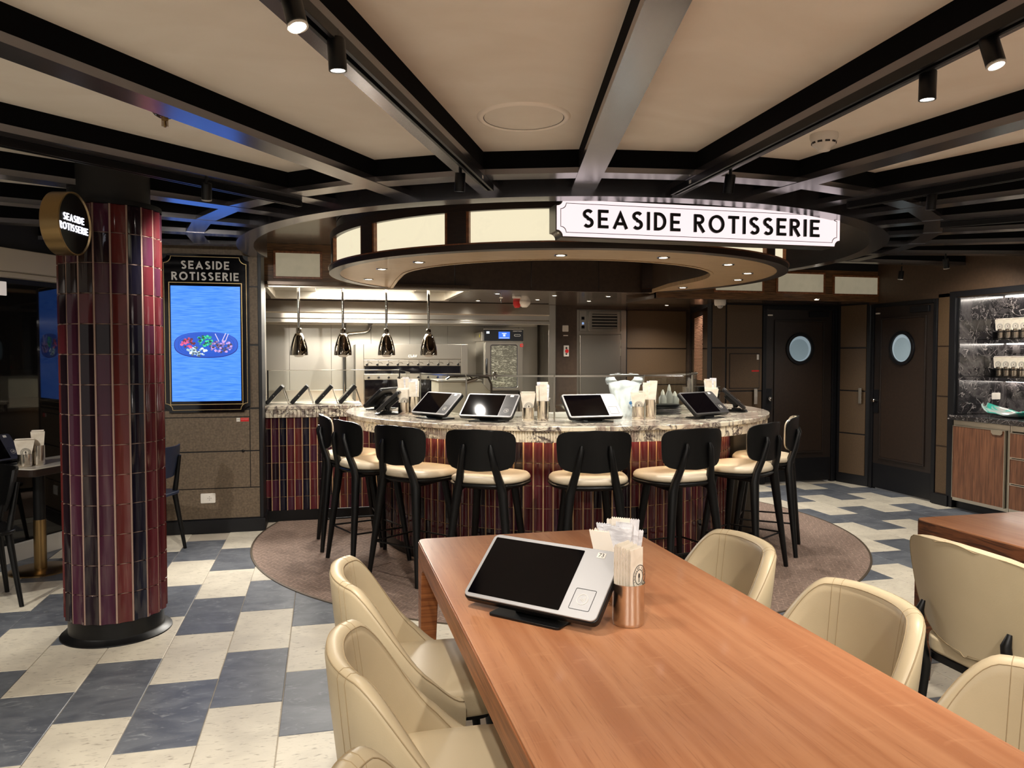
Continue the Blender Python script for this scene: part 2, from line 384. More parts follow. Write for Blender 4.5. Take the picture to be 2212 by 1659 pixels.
def glassmat():
    m = bpy.data.materials.new('clear_glass'); m.use_nodes = True; nt = m.node_tree; N = nt.nodes; L = nt.links
    N.remove(N['Principled BSDF']); o = N['Material Output']
    t = N.new('ShaderNodeBsdfTransparent'); t.inputs[0].default_value = (.965, .98, .97, 1)
    g = N.new('ShaderNodeBsdfGlossy'); g.inputs['Roughness'].default_value = .01
    f = N.new('ShaderNodeFresnel'); f.inputs[0].default_value = 1.5; x = N.new('ShaderNodeMixShader')
    ge = N.new('ShaderNodeNewGeometry'); sb_ = N.new('ShaderNodeMath'); sb_.operation = 'SUBTRACT'; sb_.inputs[0].default_value = 1; L.new(ge.outputs['Backfacing'], sb_.inputs[1])
    mu_ = N.new('ShaderNodeMath'); mu_.operation = 'MULTIPLY'; L.new(f.outputs[0], mu_.inputs[0]); L.new(sb_.outputs[0], mu_.inputs[1]); L.new(mu_.outputs[0], x.inputs[0]); L.new(t.outputs[0], x.inputs[1]); L.new(g.outputs[0], x.inputs[2]); L.new(x.outputs[0], o.inputs[0]); return m
m_glass = glassmat()
m_glassedge = mat('glass_edge', (170, 186, 176), .15, spec=.8, emit=0)
m_leather = mat('cream_leather', (190, 173, 142), .42, noise=(3, (1, 1, 1), (182, 165, 134), .4, .65, 4, 0), bump=(260, (1, 1, 1), .22, .0008))
m_stitch = mat('stitching', (152, 132, 100), .7)
m_taupe = mat('taupe_leather', (196, 182, 158), .38, bump=(120, (1, 1, 1), .05, .0005))
m_tablewood = mat('table_wood', (184, 128, 90), .36, coat=.10, noise=[(2.2, (11, .35, 1), (166, 108, 72), .38, .66, 2, .2), (9, (26, 1.0, 1), (150, 96, 64), .55, .8, 6, .4), (5, (2, 7, 1), (196, 142, 102), .62, .95, 4, .8)])
m_tableedge = mat('table_edge_wood', (168, 104, 60), .42, noise=[(5, (1, 1, 26), (122, 68, 36), .4, .66, 6, .5)])
m_tableedge_shaded = mat('shaded_edge_wood', (112, 66, 38), .42, noise=[(3.5, (1.2, 1.2, 14), (66, 36, 20), .42, .60, 4, 2.0)])  # edge wood with shade put into its colour, for the second table
GLZ = [mat('glaze_wine', (80, 30, 36), .11, coat=.0, rnd=.12), mat('glaze_plum', (62, 29, 44), .11, coat=.0, rnd=.12), mat('glaze_night', (30, 18, 24), .10, coat=.0, rnd=.12),
       mat('glaze_rust', (88, 36, 34), .11, coat=.0, rnd=.12), mat('glaze_navy', (22, 20, 32), .10, coat=.0, rnd=.12)]
m_pinkgrout = mat('pink_grout', (150, 124, 110), .7)
m_blackgrout = mat('sand_grout', (176, 142, 104), .7)
m_fabric = lined('woven_panel', (120, 102, 80), (90, 76, 60), 110, .5, 0, .55, .15, second=(2, 110, .4))
m_brown = mat('brown_panel', (90, 70, 48), .5, metal=.2, noise=(120, (1, 1, 1), (80, 62, 43), .4, .6, 3, 0))
m_brown2 = mat('wall_brown', (70, 52, 36), .55, noise=(40, (1, 1, 1), (64, 47, 32), .4, .6, 3, 0))
m_door = mat('door_brown', (36, 27, 22), .42, noise=(30, (1, 1, 1), (32, 24, 20), .4, .6, 3, 0))
m_doorpanel = mat('door_panel_brown', (44, 31, 22), .42, noise=(30, (1, 1, 1), (38, 27, 20), .4, .6, 3, 0))
m_frameblack = mat('frame_black', (13, 13, 17), .45, spec=.35)
m_frost = mat('frosted_glass', (150, 166, 172), .35, emit=.16, ecol=(170, 200, 215))
m_frost2 = mat('frosted_rim', (180, 196, 204), .35, emit=.22, ecol=(190, 215, 230))
m_walnut = mat('walnut_laminate', (124, 80, 54), .45, noise=[(4, (14, 14, .8), (84, 50, 32), .36, .66, 5, .3), (10, (24, 24, .6), (146, 98, 68), .55, .75, 4, .2)])
m_white = mat('white_plastic', (220, 214, 204), .4)
m_grey = mat('grey_plastic', (150, 146, 142), .4)
m_napkin = mat('napkin_paper', (232, 223, 207), .85, noise=(20, (1, 1, 1), (212, 200, 180), .45, .7, 4, .3))
m_napkin_in = mat('napkin_tissue', (240, 230, 216), .9)
m_film = mat('clear_film', (240, 240, 243), .25, coat=.4, noise=(14, (1, 1, 2), (204, 202, 206), .45, .62, 4, 1.5), bump=(30, (1, 1, 1), .4, .004))
m_ink = mat('dark_ink', (40, 36, 36), .8)
m_silver = mat('silver_face', (158, 156, 156), .45, metal=.25, bump=(900, (1, 1, 1), .1, .0002))
m_dgrey = mat('dark_face', (58, 56, 56), .38, metal=.2)
m_screen = mat('dark_screen', (4, 3, 5), .06, spec=.28)
m_red = mat('red_plastic', (200, 24, 24), .4)
m_yellow = mat('yellow_cloth', (212, 196, 40), .7)
m_bag = mat('plastic_bag', (236, 240, 242), .4, trans=.0, noise=(7, (1, 1, 1), (205, 214, 220), .4, .65, 5, 1.5), bump=(9, (1, 1, .6), .8, .02))
m_teal = mat('teal_ceramic', (176, 190, 186), .12, coat=.8, noise=[(5, (1, 1, 1), (60, 176, 158), .5, .6, 4, 1.0), (11, (1, 1, 1), (200, 180, 176), .55, .7, 4, 1.0)])
m_carpet = lined('brown_carpet', (124, 104, 92), (166, 142, 124), 11, .06, 1, .95, second=None, bumpd=.004, zig=22)
m_mirror = mat('smoked_mirror', (14, 13, 12), .03, spec=.45)
m_cream = mat('cream_trim', (176, 164, 142), .5)
m_blue = mat('blue_screen', (20, 60, 160), .15, emit=1.0, ecol=(70, 136, 255))
def screenmat():
    m = m_blue; nt = m.node_tree; N = nt.nodes; L = nt.links; b = N['Principled BSDF']
    tc = N.new('ShaderNodeTexCoord'); mp = N.new('ShaderNodeMapping'); mp.inputs['Scale'].default_value = (3, 1, 60); L.new(tc.outputs['Object'], mp.inputs['Vector'])
    n = N.new('ShaderNodeTexNoise'); n.inputs['Scale'].default_value = 2.5; n.inputs['Detail'].default_value = 5; n.inputs['Distortion'].default_value = .3; L.new(mp.outputs[0], n.inputs['Vector'])
    x = N.new('ShaderNodeMix'); x.data_type = 'RGBA'; x.inputs['A'].default_value = srgb(58, 120, 232); x.inputs['B'].default_value = srgb(92, 150, 255)
    r = N.new('ShaderNodeMapRange'); r.inputs['From Min'].default_value = .38; r.inputs['From Max'].default_value = .62; L.new(n.outputs['Fac'], r.inputs['Value']); L.new(r.outputs[0], x.inputs['Factor']); L.new(x.outputs['Result'], b.inputs['Emission Color'])
screenmat()
def emi(name, col, s=.9): return mat(name, (10, 10, 10), .3, emit=s, ecol=col)

# ------------------------------------------------------------------ floor
m = M().box(-6, 8.5, -3.2, 10.6, -.06, -.0045); floor = struct('floor', m, m_grout, smooth=0)
TW, TL = .3008, .638
def tile_mesh(name, mt):
    a, b = TW / 2 - .0018, TL / 2 - .0018; m = M()
    vs = [(-a, -b, -.006), (a, -b, -.006), (a, b, -.006), (-a, b, -.006)]
    vs += [(x, y, -.0016) for x, y in ((-a, -b), (a, -b), (a, b), (-a, b))]
    e = .0022; vs += [(x, y, 0) for x, y in ((-a + e, -b + e), (a - e, -b + e), (a - e, b - e), (-a + e, b - e))]
    fs = [(3, 2, 1, 0), (8, 9, 10, 11)] + [(i, (i + 1) % 4, 4 + (i + 1) % 4, 4 + i) for i in range(4)] + [(4 + i, 4 + (i + 1) % 4, 8 + (i + 1) % 4, 8 + i) for i in range(4)]
    m.add(vs, fs); return m.mesh(name, mt, 0)
tl, td = tile_mesh('tile_light', m_tile_light), tile_mesh('tile_dark', m_tile_dark)
rest = M(); cy_, sy_ = math.cos(R_(13.66)), math.sin(R_(13.66)); seen = []
for k in range(-14, 23):
    x = -.79 + TW * (k + .5)
    for j in range(-6, 8):
        y = (3.13 if k % 2 == 0 else 3.452) + TL * (j + .5)
        if y > 8.15 or (y > 6.95 and x < .6) or x > 6.1 or y < -.6: continue
        if math.hypot(x - CX, y - CY) < 2.1: continue
        if (x + 2.26) * .37 - (y - 6.17) * .2 < -.10 and y > 3: continue
        f = x * sy_ + y * cy_; r = x * cy_ - y * sy_
        vis = f > .9 and abs(r / f) < .72 and 1.5 / f < .56 and not (.2 < x < 1.45 and y < 3.0)
        if vis: seen.append((f, x, y, j))
        else: rest.box(x - TW / 2 + .002, x + TW / 2 - .002, y - TL / 2 + .002, y + TL / 2 - .002, -.006, 0, j % 2)
seen.sort()
for n, (f, x, y, j) in enumerate(seen):
    if n < 300: OBJ('tile', td if j % 2 == 0 else tl, floor, (x, y, 0))
    else: rest.box(x - TW / 2 + .002, x + TW / 2 - .002, y - TL / 2 + .002, y + TL / 2 - .002, -.006, 0, j % 2)
part('tile_field', rest, [m_tile_dark, m_tile_light], floor, smooth=0, kind='stuff')

m = M().lathe([(2.485, -.003), (2.485, .003), (0.5, .003)], 128, CX, CY)
carpet = single('carpet', m, m_carpet, 'round brown patterned carpet laid under the bar and its stools', 'carpet', smooth=.5)
part('edge_trim', M().arc(2.485, 2.5, 0, 360, -.003, .0045, 128, CX, CY), mat('carpet_trim', (96, 84, 70), .5, metal=.5), carpet)

# ------------------------------------------------------------------ ceiling
ZB, ZP, ZS = 2.38, 2.49, 2.56
A0 = 13.45
def pol(r, a):      # a in degrees, 0 = towards -Y, positive towards -X
    t = R_(-90 - a); return (CX + r * math.cos(t), CY + r * math.sin(t))
angs = [A0 + 11.4 * k for k in range(-9, 8)]
R2 = 2.86
A = [pol(14, a) for a in angs]; B = [pol(R2 - .02, a) for a in angs]
pl = M()
for i in range(len(angs) - 1): pl.add([(*A[i], ZP), (*A[i + 1], ZP), (*B[i + 1], ZP), (*B[i], ZP), (*A[i], ZP + .05), (*A[i + 1], ZP + .05), (*B[i + 1], ZP + .05), (*B[i], ZP + .05)],
                                      [(0, 1, 2, 3), (7, 6, 5, 4), (0, 4, 5, 1), (1, 5, 6, 2), (2, 6, 7, 3), (3, 7, 4, 0)])
ceiling = struct('ceiling', pl, m_plaster, smooth=0)
# dark void between the ring beam and the canopy, and above everything
void = M().box(-8, 9.5, -6, 10.6, 2.66, 2.72); void.arc(2.50, 2.56, -192, 31, ZB + .02, 2.66, 96, CX, CY)
part('ceiling_void', void, m_blackgap, ceiling, smooth=.5)
for i, a in enumerate(angs):
    d = Vector((*pol(1, a), 0)) - Vector((CX, CY, 0)); d.normalize(); n = Vector((-d.y, d.x, 0)); c = Vector((CX, CY, 0))
    m = M(); w0, w1 = .059, .044
    q = lambda r, s, z: tuple(c + d * r + n * s + Vector((0, 0, z)))
    m.add([q(2.56, -w0, ZB), q(8.6, -w1, ZB), q(8.6, w1, ZB), q(2.56, w0, ZB), q(2.56, -w0, ZP + .06), q(8.6, -w1, ZP + .06), q(8.6, w1, ZP + .06), q(2.56, w0, ZP + .06)],
          [(3, 2, 1, 0), (4, 5, 6, 7), (0, 1, 5, 4), (1, 2, 6, 5), (2, 3, 7, 6), (3, 0, 4, 7)])
    b = struct('ceiling_beam', m, m_beam, smooth=0)
    p = M(); w0 += .005; w1 += .005
    p.add([q(2.57, -w0, ZB - .004), q(8.6, -w1, ZB - .004), q(8.6, w1, ZB - .004), q(2.57, w0, ZB - .004), q(2.57, -w0, ZB + .026), q(8.6, -w1, ZB + .026), q(8.6, w1, ZB + .026), q(2.57, w0, ZB + .026)],
          [(3, 2, 1, 0), (4, 5, 6, 7), (0, 1, 5, 4), (1, 2, 6, 5), (2, 3, 7, 6), (3, 0, 4, 7)])
    part('cover_plate', p, m_plate, b, smooth=0)
for i in range(len(angs) - 1):
    a, b = angs[i], angs[i + 1]
    for (ri, ro, z0, z1, mt, par) in ((R2 - .055, R2 + .055, ZB + .004, ZP + .06, m_beam, None), (R2 - .060, R2 + .060, ZB - .002, ZB + .024, m_plate, 1)):
        m = M().strip([pol(ro, a), pol(ro, b)], [pol(ri, a), pol(ri, b)], z0, z1)
        if par is None: rb = struct('ring_beam', m, mt, smooth=0)
        else: part('cover_plate', m, mt, rb, smooth=0)
# lip of the canopy and its glossy soffit
struct('canopy_lip', M().arc(2.45, 2.575, -192.5, 32, 2.335, 2.64, 120, CX, CY), m_plate, smooth=.6)
sf = M(); outer = []; inner = []
for i in range(97):
    t = 137.0 + (402.8 - 137.0) * i / 96; outer.append((CX + 2.50 * math.cos(R_(t)), CY + 2.50 * math.sin(R_(t))))
    inner.append((CX + 1.80 * math.cos(R_(t)), CY + 1.80 * math.sin(R_(t))))
sf.strip(outer, inner, ZS, ZS + .04)
sf.box(-.7, .8, 6.9, 7.64, ZS + .002, ZS + .04); sf.box(3.0, 6.4, 6.5, 7.64, ZS + .002, ZS + .04)
struct('canopy_soffit', sf, m_soffit, smooth=.5)

# ------------------------------------------------------------------ canopy ring over the bar
ring = thing('bar_canopy', 'round wooden canopy with glowing panels hanging over the bar counter', 'canopy', (CX, CY, 2.165), 0)
N_ = 120; O_ = []; I_ = []; I2 = []
ipath = [(-1.28, 1.27), (-1.30, .5)] + [(1.30 * math.cos(R_(t)), 1.30 * math.sin(R_(t))) for t in range(180, 361, 3)] + [(1.30, .5), (1.43, 1.27)]
def resample(P, n):
    L = [0]
    for a, b in zip(P, P[1:]): L.append(L[-1] + math.dist(a, b))
    out = []
    for i in range(n + 1):
        s = L[-1] * i / n; k = max(j for j in range(len(L)) if L[j] <= s + 1e-9); k = min(k, len(P) - 2)
        f = (s - L[k]) / (L[k + 1] - L[k]); out.append((P[k][0] + (P[k + 1][0] - P[k][0]) * f, P[k][1] + (P[k + 1][1] - P[k][1]) * f))
    return out
I_ = resample(ipath, N_)
O_ = [(1.86 * math.cos(R_(137.2 + 265.6 * i / N_)), 1.86 * math.sin(R_(137.2 + 265.6 * i / N_))) for i in range(N_ + 1)]
part('soffit_board', M().strip(O_, I_, 0, .02), m_ringwood, ring, smooth=.4)
part('inner_trim', M().strip([(p[0] * 1.012, p[1] * 1.012) for p in I_], [(p[0] * .992, p[1] * .992) for p in I_], -.006, .03), m_ringwood, ring, smooth=.4)
part('inner_fascia', M().strip([(p[0] * 1.01, p[1] * 1.01) for p in I_], [(p[0] * .995, p[1] * .995) for p in I_], .03, .39), m_holepanel, ring, smooth=.4)
part('outer_fascia', M().arc(1.80, 1.825, -223, 42.8, .0, .39, 120), m_darkwood, ring, smooth=.5)
part('bottom_rail', M().arc(1.80, 1.885, -223, 42.8, -.004, .034, 120), m_darkwood, ring, smooth=.5)
part('rail_bead', M().arc(1.80, 1.893, -223, 42.8, .034, .042, 120), m_redwood, ring, smooth=.5)
part('top_rail', M().arc(1.80, 1.875, -223, 42.8, .243, .30, 120), m_darkwood, ring, smooth=.5)
P0 = -148.7; wd = 20.0; per = 24.75; edges = []
for k in range(-3, 8):
    a0 = P0 + per * k; a1 = a0 + wd
    if a1 > 42: break
    if a0 < -223: continue
    part('light_panel', M().arc(1.83, 1.840, a0, a1, .040, .245, 12), m_glow, ring, smooth=.5)
    for b0, b1 in ((a0 - .35, a0 + .25), (a1 - .25, a1 + .35)): part('panel_frame', M().arc(1.83, 1.868, b0, b1, .040, .245, 1), m_redwood, ring, smooth=.5)
    part('stile', M().arc(1.80, 1.872, a1 + .35, a0 + per - .35, .034, .25, 5), m_darkwood, ring, smooth=.5)
def downlight(x, y, z, group, label, r=.035):
    d = thing('recessed_downlight', label, 'downlight', (x, y, z), 0, group)
    part('bezel', M().lathe([(r * .82, .008), (r * .82, -.002), (r * 1.25, -.004), (r * 1.3, .002)], 20, cap=False), m_chromerod, d)
    part('lens', M().lathe([(.001, .0), (r * .82, .0), (r * .82, .006)], 16), m_lensglow, d)
    return d
pos_txt = ['near the middle of the front', 'right of the middle of the front', 'at the front right', 'at the right', 'at the far right', 'on the right end by the back wall', 'at the front left', 'at the left', 'at the far left end']
for (x, y), t in zip(RING, pos_txt): downlight(x, y, 2.163, 'downlights in the canopy ring', 'small lit downlight in the wooden canopy ring, ' + t)
for x, y in KDL: downlight(x, y, 2.168, 'downlights in the kitchen ceiling', 'small lit downlight in the dark bronze ceiling behind the bar canopy', .03)
downlight(5.11, 7.27, 2.098, None, 'small lit downlight in the dark ceiling before the porthole doors', .03)

# the hole's ceiling, the bulkhead and the kitchen ceiling
struct('ceiling_panel', M().box(.3, 3.7, 4.6, 7.7, 2.555, 2.58), m_holepanel, smooth=0)
bk = M().box(-.60, .62, 7.65, 7.70, 2.165, 2.56); bk.box(3.40, 3.9, 7.65, 7.70, 2.165, 2.56)
struct('bulkhead_left', bk, m_band, smooth=0)
b2 = M()
for x0, x1 in ((.62, 1.27), (1.275, 2.06), (2.065, 2.79), (2.795, 3.40)): b2.box(x0, x1, 7.652, 7.70, 2.165, 2.56)
struct('bulkhead_middle', b2, m_holepanel, bev=.002)
bk = M().box(3.36, 6.1, 7.48, 7.53, 2.10, 2.44); bk.box(3.36, 6.1, 7.465, 7.53, 2.10, 2.185)
struct('bulkhead_right', bk, m_band, bev=.002)
struct('bulkhead_top', M().box(3.36, 6.1, 7.48, 7.53, 2.44, 2.66), m_blackmatte)
def glow_box(x0, x1, z0, z1, y, mt, label, grp=None, fr=.022):
    t = thing('wall_light_box', label, 'light box', ((x0 + x1) / 2, y, (z0 + z1) / 2), 0, grp); w = (x1 - x0) / 2; h = (z1 - z0) / 2
    part('glowing_panel', M().box(-w, w, -.012, -.004, -h, h), mt, t)
    f = M().box(-w - fr, w + fr, -.022, -.001, h, h + fr).box(-w - fr, w + fr, -.022, -.001, -h - fr, -h).box(-w - fr, -w, -.022, -.001, -h, h).box(w, w + fr, -.022, -.001, -h, h)
    part('frame', f, m_redwood, t, bev=.003)
glow_box(-.435, -.03, 2.25, 2.47, 7.65, m_glow_dim, 'framed cream light box on the wood band above the kitchen heat lamps')
glow_box(4.03, 4.58, 2.195, 2.39, 7.48, m_glow_dim, 'framed cream light box on the wood band, half behind the canopy')
glow_box(4.77, 5.33, 2.195, 2.39, 7.48, m_glow_dim, 'framed cream light box on the wood band over the left porthole door')
glow_box(5.47, 6.02, 2.185, 2.37, 7.48, m_glow_dim, 'framed cream light box on the wood band, nearest the right wall')
kc = M().box(1.42, 5.1, 7.66, 10.4, 2.17, 2.2).box(-1.4, 1.42, 9.05, 10.4, 2.17, 2.2).box(-1.4, -.55, 7.66, 9.05, 2.17, 2.2).box(-.55, 1.42, 7.60, 7.72, 2.17, 2.2)
struct('ceiling_kitchen', kc, m_bronze, smooth=0)
struct('ceiling_passage', M().box(3.36, 6.1, 7.53, 8.3, 2.10, 2.14), m_bronze, smooth=0)
tr = thing('ceiling_light_tray', 'long recessed stainless light tray in the kitchen ceiling above the heat lamps', 'ceiling light', (.43, 8.38, 2.17))
t_ = M().box(-1.0, 1.0, -.70, -.66, -.02, .12).box(-1.0, 1.0, .63, .67, -.03, .12).box(-1.0, -.95, -.66, .63, -.02, .12).box(.95, 1.0, -.66, .63, -.02, .12)
part('tray_frame', t_, m_steel, tr, bev=.004)
part('diffuser', M().box(-.50, .58, -.6, .58, .085, .10), m_trayglow, tr)
part('tray_cover', M().box(-.95, -.51, -.66, .63, .05, .12).box(.59, .95, -.66, .63, .07, .12), m_steel, tr, bev=.004)

# ------------------------------------------------------------------ big sign
sg = thing('hanging_shop_sign', 'long backlit white shop sign with black capitals on the canopy front', 'sign', (2.194, 4.20, 2.279))
SW, SH = 1.825, .206
X = frame((0, 0, 0), (1, 0, 0), (0, 0, 1))
ab = plaque(SW, SH, .036)
part('sign_case', M().prism(plaque(SW + .014, SH + .014, .036), -.13, -.004, 0, X), m_steeldark, sg, smooth=.5)
part('sign_face', M().prism(ab, -.006, .002, 0, X), m_signglow, sg, smooth=.5)
bl = M(); a_ = plaque(SW - .040, SH - .040, .032); b_ = plaque(SW - .046, SH - .046, .032)
bl.strip(a_, b_, .0021, .003, 0, X, True); part('border_line', bl, m_ink, sg, smooth=0)
# SEASIDE and ROTISSERIE, single letters
SIGN_TRACK = .262
for c, lm in letters('SEASIDE ROTISSERIE', .104, .160, X @ Matrix.Translation((0, -.052, .002)), .012, SIGN_TRACK): part('letter', lm, m_blackmatte, sg, smooth=.5)
part('hanger', M().box(-.5, -.46, .13, .24, -.02, .02).box(.2, .24, .13, .24, -.02, .02), m_black, sg)

# ------------------------------------------------------------------ tracks and spots
def track(a, r0, r1, side, label):
    d = Vector((*pol(1, a), 0)) - Vector((CX, CY, 0)); d.normalize(); n = Vector((-d.y, d.x, 0)); c = Vector((CX, CY, 0)) + n * side * .045
    m = M(); q = lambda r, s, z: tuple(c + d * r + n * s + Vector((0, 0, z)))
    def bar(ra, rb, s0, s1, z0, z1):
        m.add([q(ra, s0, z0), q(rb, s0, z0), q(rb, s1, z0), q(ra, s1, z0), q(ra, s0, z1), q(rb, s0, z1), q(rb, s1, z1), q(ra, s1, z1)],
              [(3, 2, 1, 0), (4, 5, 6, 7), (0, 1, 5, 4), (1, 2, 6, 5), (2, 3, 7, 6), (3, 0, 4, 7)])
    bar(r0, r1, -.02, -.008, ZB - .038, ZB - .005); bar(r0, r1, .008, .02, ZB - .038, ZB - .005); bar(r0, r1, -.008, .008, ZB - .02, ZB - .005); bar(r0 - .01, r0, -.02, .02, ZB - .038, ZB - .005)
    o = single('lighting_track', m, m_black, label, 'light track', bev=.001)
    s = M()
    for r in (r0 + .22,):
        s.add([q(r, side * .0205, ZB - .03), q(r + .025, side * .0205, ZB - .03), q(r + .025, side * .0205, ZB - .014), q(r, side * .0205, ZB - .014)], [(0, 1, 2, 3)])
    part('rating_label', s, m_white, o, smooth=0)
for a, r0, s, lb in ((A0 + 11.4, 2.72, 1, 'black lighting track on the beam left of the round ceiling speaker'), (A0 + 34.2, 2.75, -1, 'black lighting track glinting blue above the pillar'), (A0 - 11.4, 2.62, -1, 'black lighting track on the beam between big sign and smoke detector'),
                     (A0 - 34.2, 2.7, 1, 'black lighting track on the dark ceiling right of the smoke detector'), (A0 - 57, 2.9, 1, 'black lighting track near the niche with shelves')):
    track(a, r0, 8.3, s, lb)
HD = {0: (.22, -.22, -1), 2: (.08, -.28, -1), 1: (.06, .05, -1), 3: (.0, .02, -1)}
def head(x, y, z, tgt, label, s=1.0, lit=True, hd=None):
    t = thing('track_spotlight', label, 'spotlight', (x, y, z), 0, 'track spotlights on the ceiling')
    d = (Vector(tgt) - Vector((x, y, z))).normalized(); d = Vector(hd).normalized() if hd else (d * Vector((.25, .25, 1))).normalized(); q = d.to_track_quat('-Z', 'Y').to_matrix().to_4x4()
    r = .029 * s; L_ = .092 * s
    hs = part('housing', M().lathe([(r * .80, .002), (r, .0), (r, L_), (r * .9, L_ + .004)], 24, X=q), m_black, t)
    part('lens', M().lathe([(.001, .004), (r * .76, .004), (r * .76, .001), (r * .8, -.0015), (r * .5, -.0025), (.001, -.003)], 20, X=q), m_lensglow, t)
    part('rim', M().lathe([(r * .8, .003), (r * .8, -.004), (r * 1.0, -.004), (r * 1.0, .003)], 24, X=q, cap=False), m_white if lit else m_black, t)
    top = q @ Vector((0, 0, L_ + .003)); part('stem', M().tube([top, (top.x, top.y, ZB - .005 - z)], .009 * s, 10), m_black, t)
HL = ['spotlight glowing at the top left of the ceiling', 'black spotlight hanging below the bright one, left of the ceiling speaker', 'upper right spotlight with bright lens on the right beam', 'spotlight left of the brightest one on the right beam',
      'small spotlight hanging beside the blue lit ceiling above the menu board', 'small black spotlight in front of the canopy, left of the big sign', 'small black spotlight right above the big sign', 'dark spotlight under the ceiling right of the big sign',
      'distant lit spotlight in the dark ceiling, upper right', 'distant lit spotlight over the right porthole door']
for i, (x, y, z, tg, w, a) in enumerate(SPOTS[:10]):
    head(x, y, z, tg, HL[i] if i < len(HL) else 'black ceiling spotlight out of view behind the camera', .84, i in (0, 2, 4, 8, 9), HD.get(i))

# small ceiling fittings
spk = thing('ceiling_speaker', 'large round plaster coloured speaker grille flush in the ceiling', 'speaker', (.814, 3.144, ZP))
part('trim_ring', M().lathe([(.168, .0), (.168, -.006), (.175, -.009), (.190, -.006), (.196, .001)], 56, cap=False), mat('speaker_trim', (250, 240, 226), .5), spk)
part('gap_ring', M().lathe([(.165, -.0035), (.169, -.0035)], 48, cap=False), m_ink, spk)
part('grille', M().lathe([(.001, -.003), (.166, -.003), (.166, 0)], 48), m_plaster, spk)
sp_ = thing('sprinkler', 'brass fire sprinkler in the ceiling above the pillar', 'sprinkler', (-.62, 3.423, ZP))
part('escutcheon', M().lathe([(.046, 0), (.049, -.004), (.038, -.016), (.026, -.022), (.012, -.023)], 28), m_chromerod, sp_)
part('nozzle', M().lathe([(.014, -.02), (.014, -.032), (.007, -.036), (.007, -.056), (.004, -.062)], 14).box(-.012, -.009, -.003, .003, -.058, -.03).box(.009, .012, -.003, .003, -.058, -.03), m_brass, sp_)
sd = thing('smoke_detector', 'white round smoke detector on the ceiling right of the big sign', 'smoke detector', (2.181, 3.067, ZP))
part('detector_base', M().lathe([(.060, 0), (.060, -.018), (.055, -.030)], 32), m_white, sd)
part('sensor_head', M().lathe([(.055, -.030), (.048, -.050), (.030, -.062), (.026, -.074), (.008, -.078)], 32), m_white, sd)
vs_ = M()
for k in range(10):
    t = 2 * PI * k / 10; vs_.box(.044, .0535, -.010, .010, -.044, -.036, 0, Matrix.Rotation(t, 4, 'Z'))
part('vent', vs_, m_ink, sd)

# ------------------------------------------------------------------ walls
# wall with the menu board
WY = 6.92
wl = M().box(-2.2, -.535, WY + .008, WY + .12, 0, 2.56)
wall_left = struct('wall_left', wl, m_frameblack, smooth=0)
for x0, x1, z0, z1 in ((-1.95, -1.296, .12, 2.48), (-1.29, -.622, .38, .685), (-1.29, -.622, .695, .978), (-1.29, -.545, .12, .372), (-.616, -.545, .38, .685), (-.616, -.545, .695, 1.045), (-.62, -.545, 1.06, 1.585), (-.62, -.545, 1.6, 2.08), (-1.29, -.545, 2.345, 2.48), (-.62, -.545, 2.09, 2.34), (-1.29, -.622, .985, 1.04)):
    part('wall_panel', M().box(x0, x1, WY, WY + .01, z0, z1), m_fabric, wall_left, bev=.0012)
struct('baseboard_left', M().box(-2.0, -.50, WY - .02, WY + .04, 0, .11).box(-.53, -.50, WY, 7.26, 0, .11), m_frameblack, bev=.002)
struct('trim_1', M().box(-.54, -.515, WY - .004, 7.30, .11, 2.56), m_frameblack, bev=.002)
lk = thing('cupboard_lock', 'small round lock knob on the brown panel below the menu board', 'lock', (-.677, WY, .69)); part('knob', M().lathe([(.012, 0), (.012, -.006), (.006, -.012)], 18, X=Matrix.Rotation(R_(-90), 4, 'X')), m_black, lk)
ws = thing('wall_sticker', 'small red and white notice sticker below the menu board', 'sticker', (-.672, WY - .001, .957))
part('pictogram', M().box(-.055, -.026, -.001, 0, -.016, .016), m_white, ws, smooth=0); part('red_field', M().box(-.022, .045, -.001, 0, -.016, .016), m_red, ws, smooth=0)
OBJ('lettering', font_mesh('DO NOT BLOCK', .008, m_white, frame((.0115, -.0015, .004), (1, 0, 0), (0, 0, 1)), .0001), ws); OBJ('symbol', font_mesh('><', .02, m_ink, frame((-.040, -.0015, 0), (1, 0, 0), (0, 0, 1)), .0001), ws)
def outlet(loc, rz, label, w=.118, h=.082, kind='socket'):
    t = thing('wall_socket' if kind == 'socket' else 'wall_switch', label, 'socket' if kind == 'socket' else 'switch', loc, rz)
    X = frame((0, 0, 0), (1, 0, 0), (0, 0, 1)); part('cover_plate', M().prism(rrect(w, h, .008), 0, .008, 0, X), m_white, t, bev=.002)
    if kind == 'socket':
        part('socket_face', M().prism(rrect(.044, .044, .010, 5, .012, 0), .008, .0105, 0, X), m_white, t, bev=.001); part('blank_button', M().prism(rrect(.020, .044, .003, 3, -.026, 0), .008, .0105, 0, X), m_white, t, bev=.001)
        hh = M()
        for dx, dz in ((0, 0), (-.012, 0), (.012, 0), (0, .014), (0, -.014)): hh.lathe([(.0028, .0104), (.0028, .0110)], 10, X=X @ Matrix.Translation((.012 + dx, dz, 0)))
        part('pin_hole', hh, m_ink, t)
    else:
        part('rocker', M().prism(rrect(w * .3, h * .6, .003), .008, .011, 0, X), m_white, t, bev=.001)
    return t
outlet((-.962, WY, .297), 0, 'white wall socket low on the brown wall below the menu board')

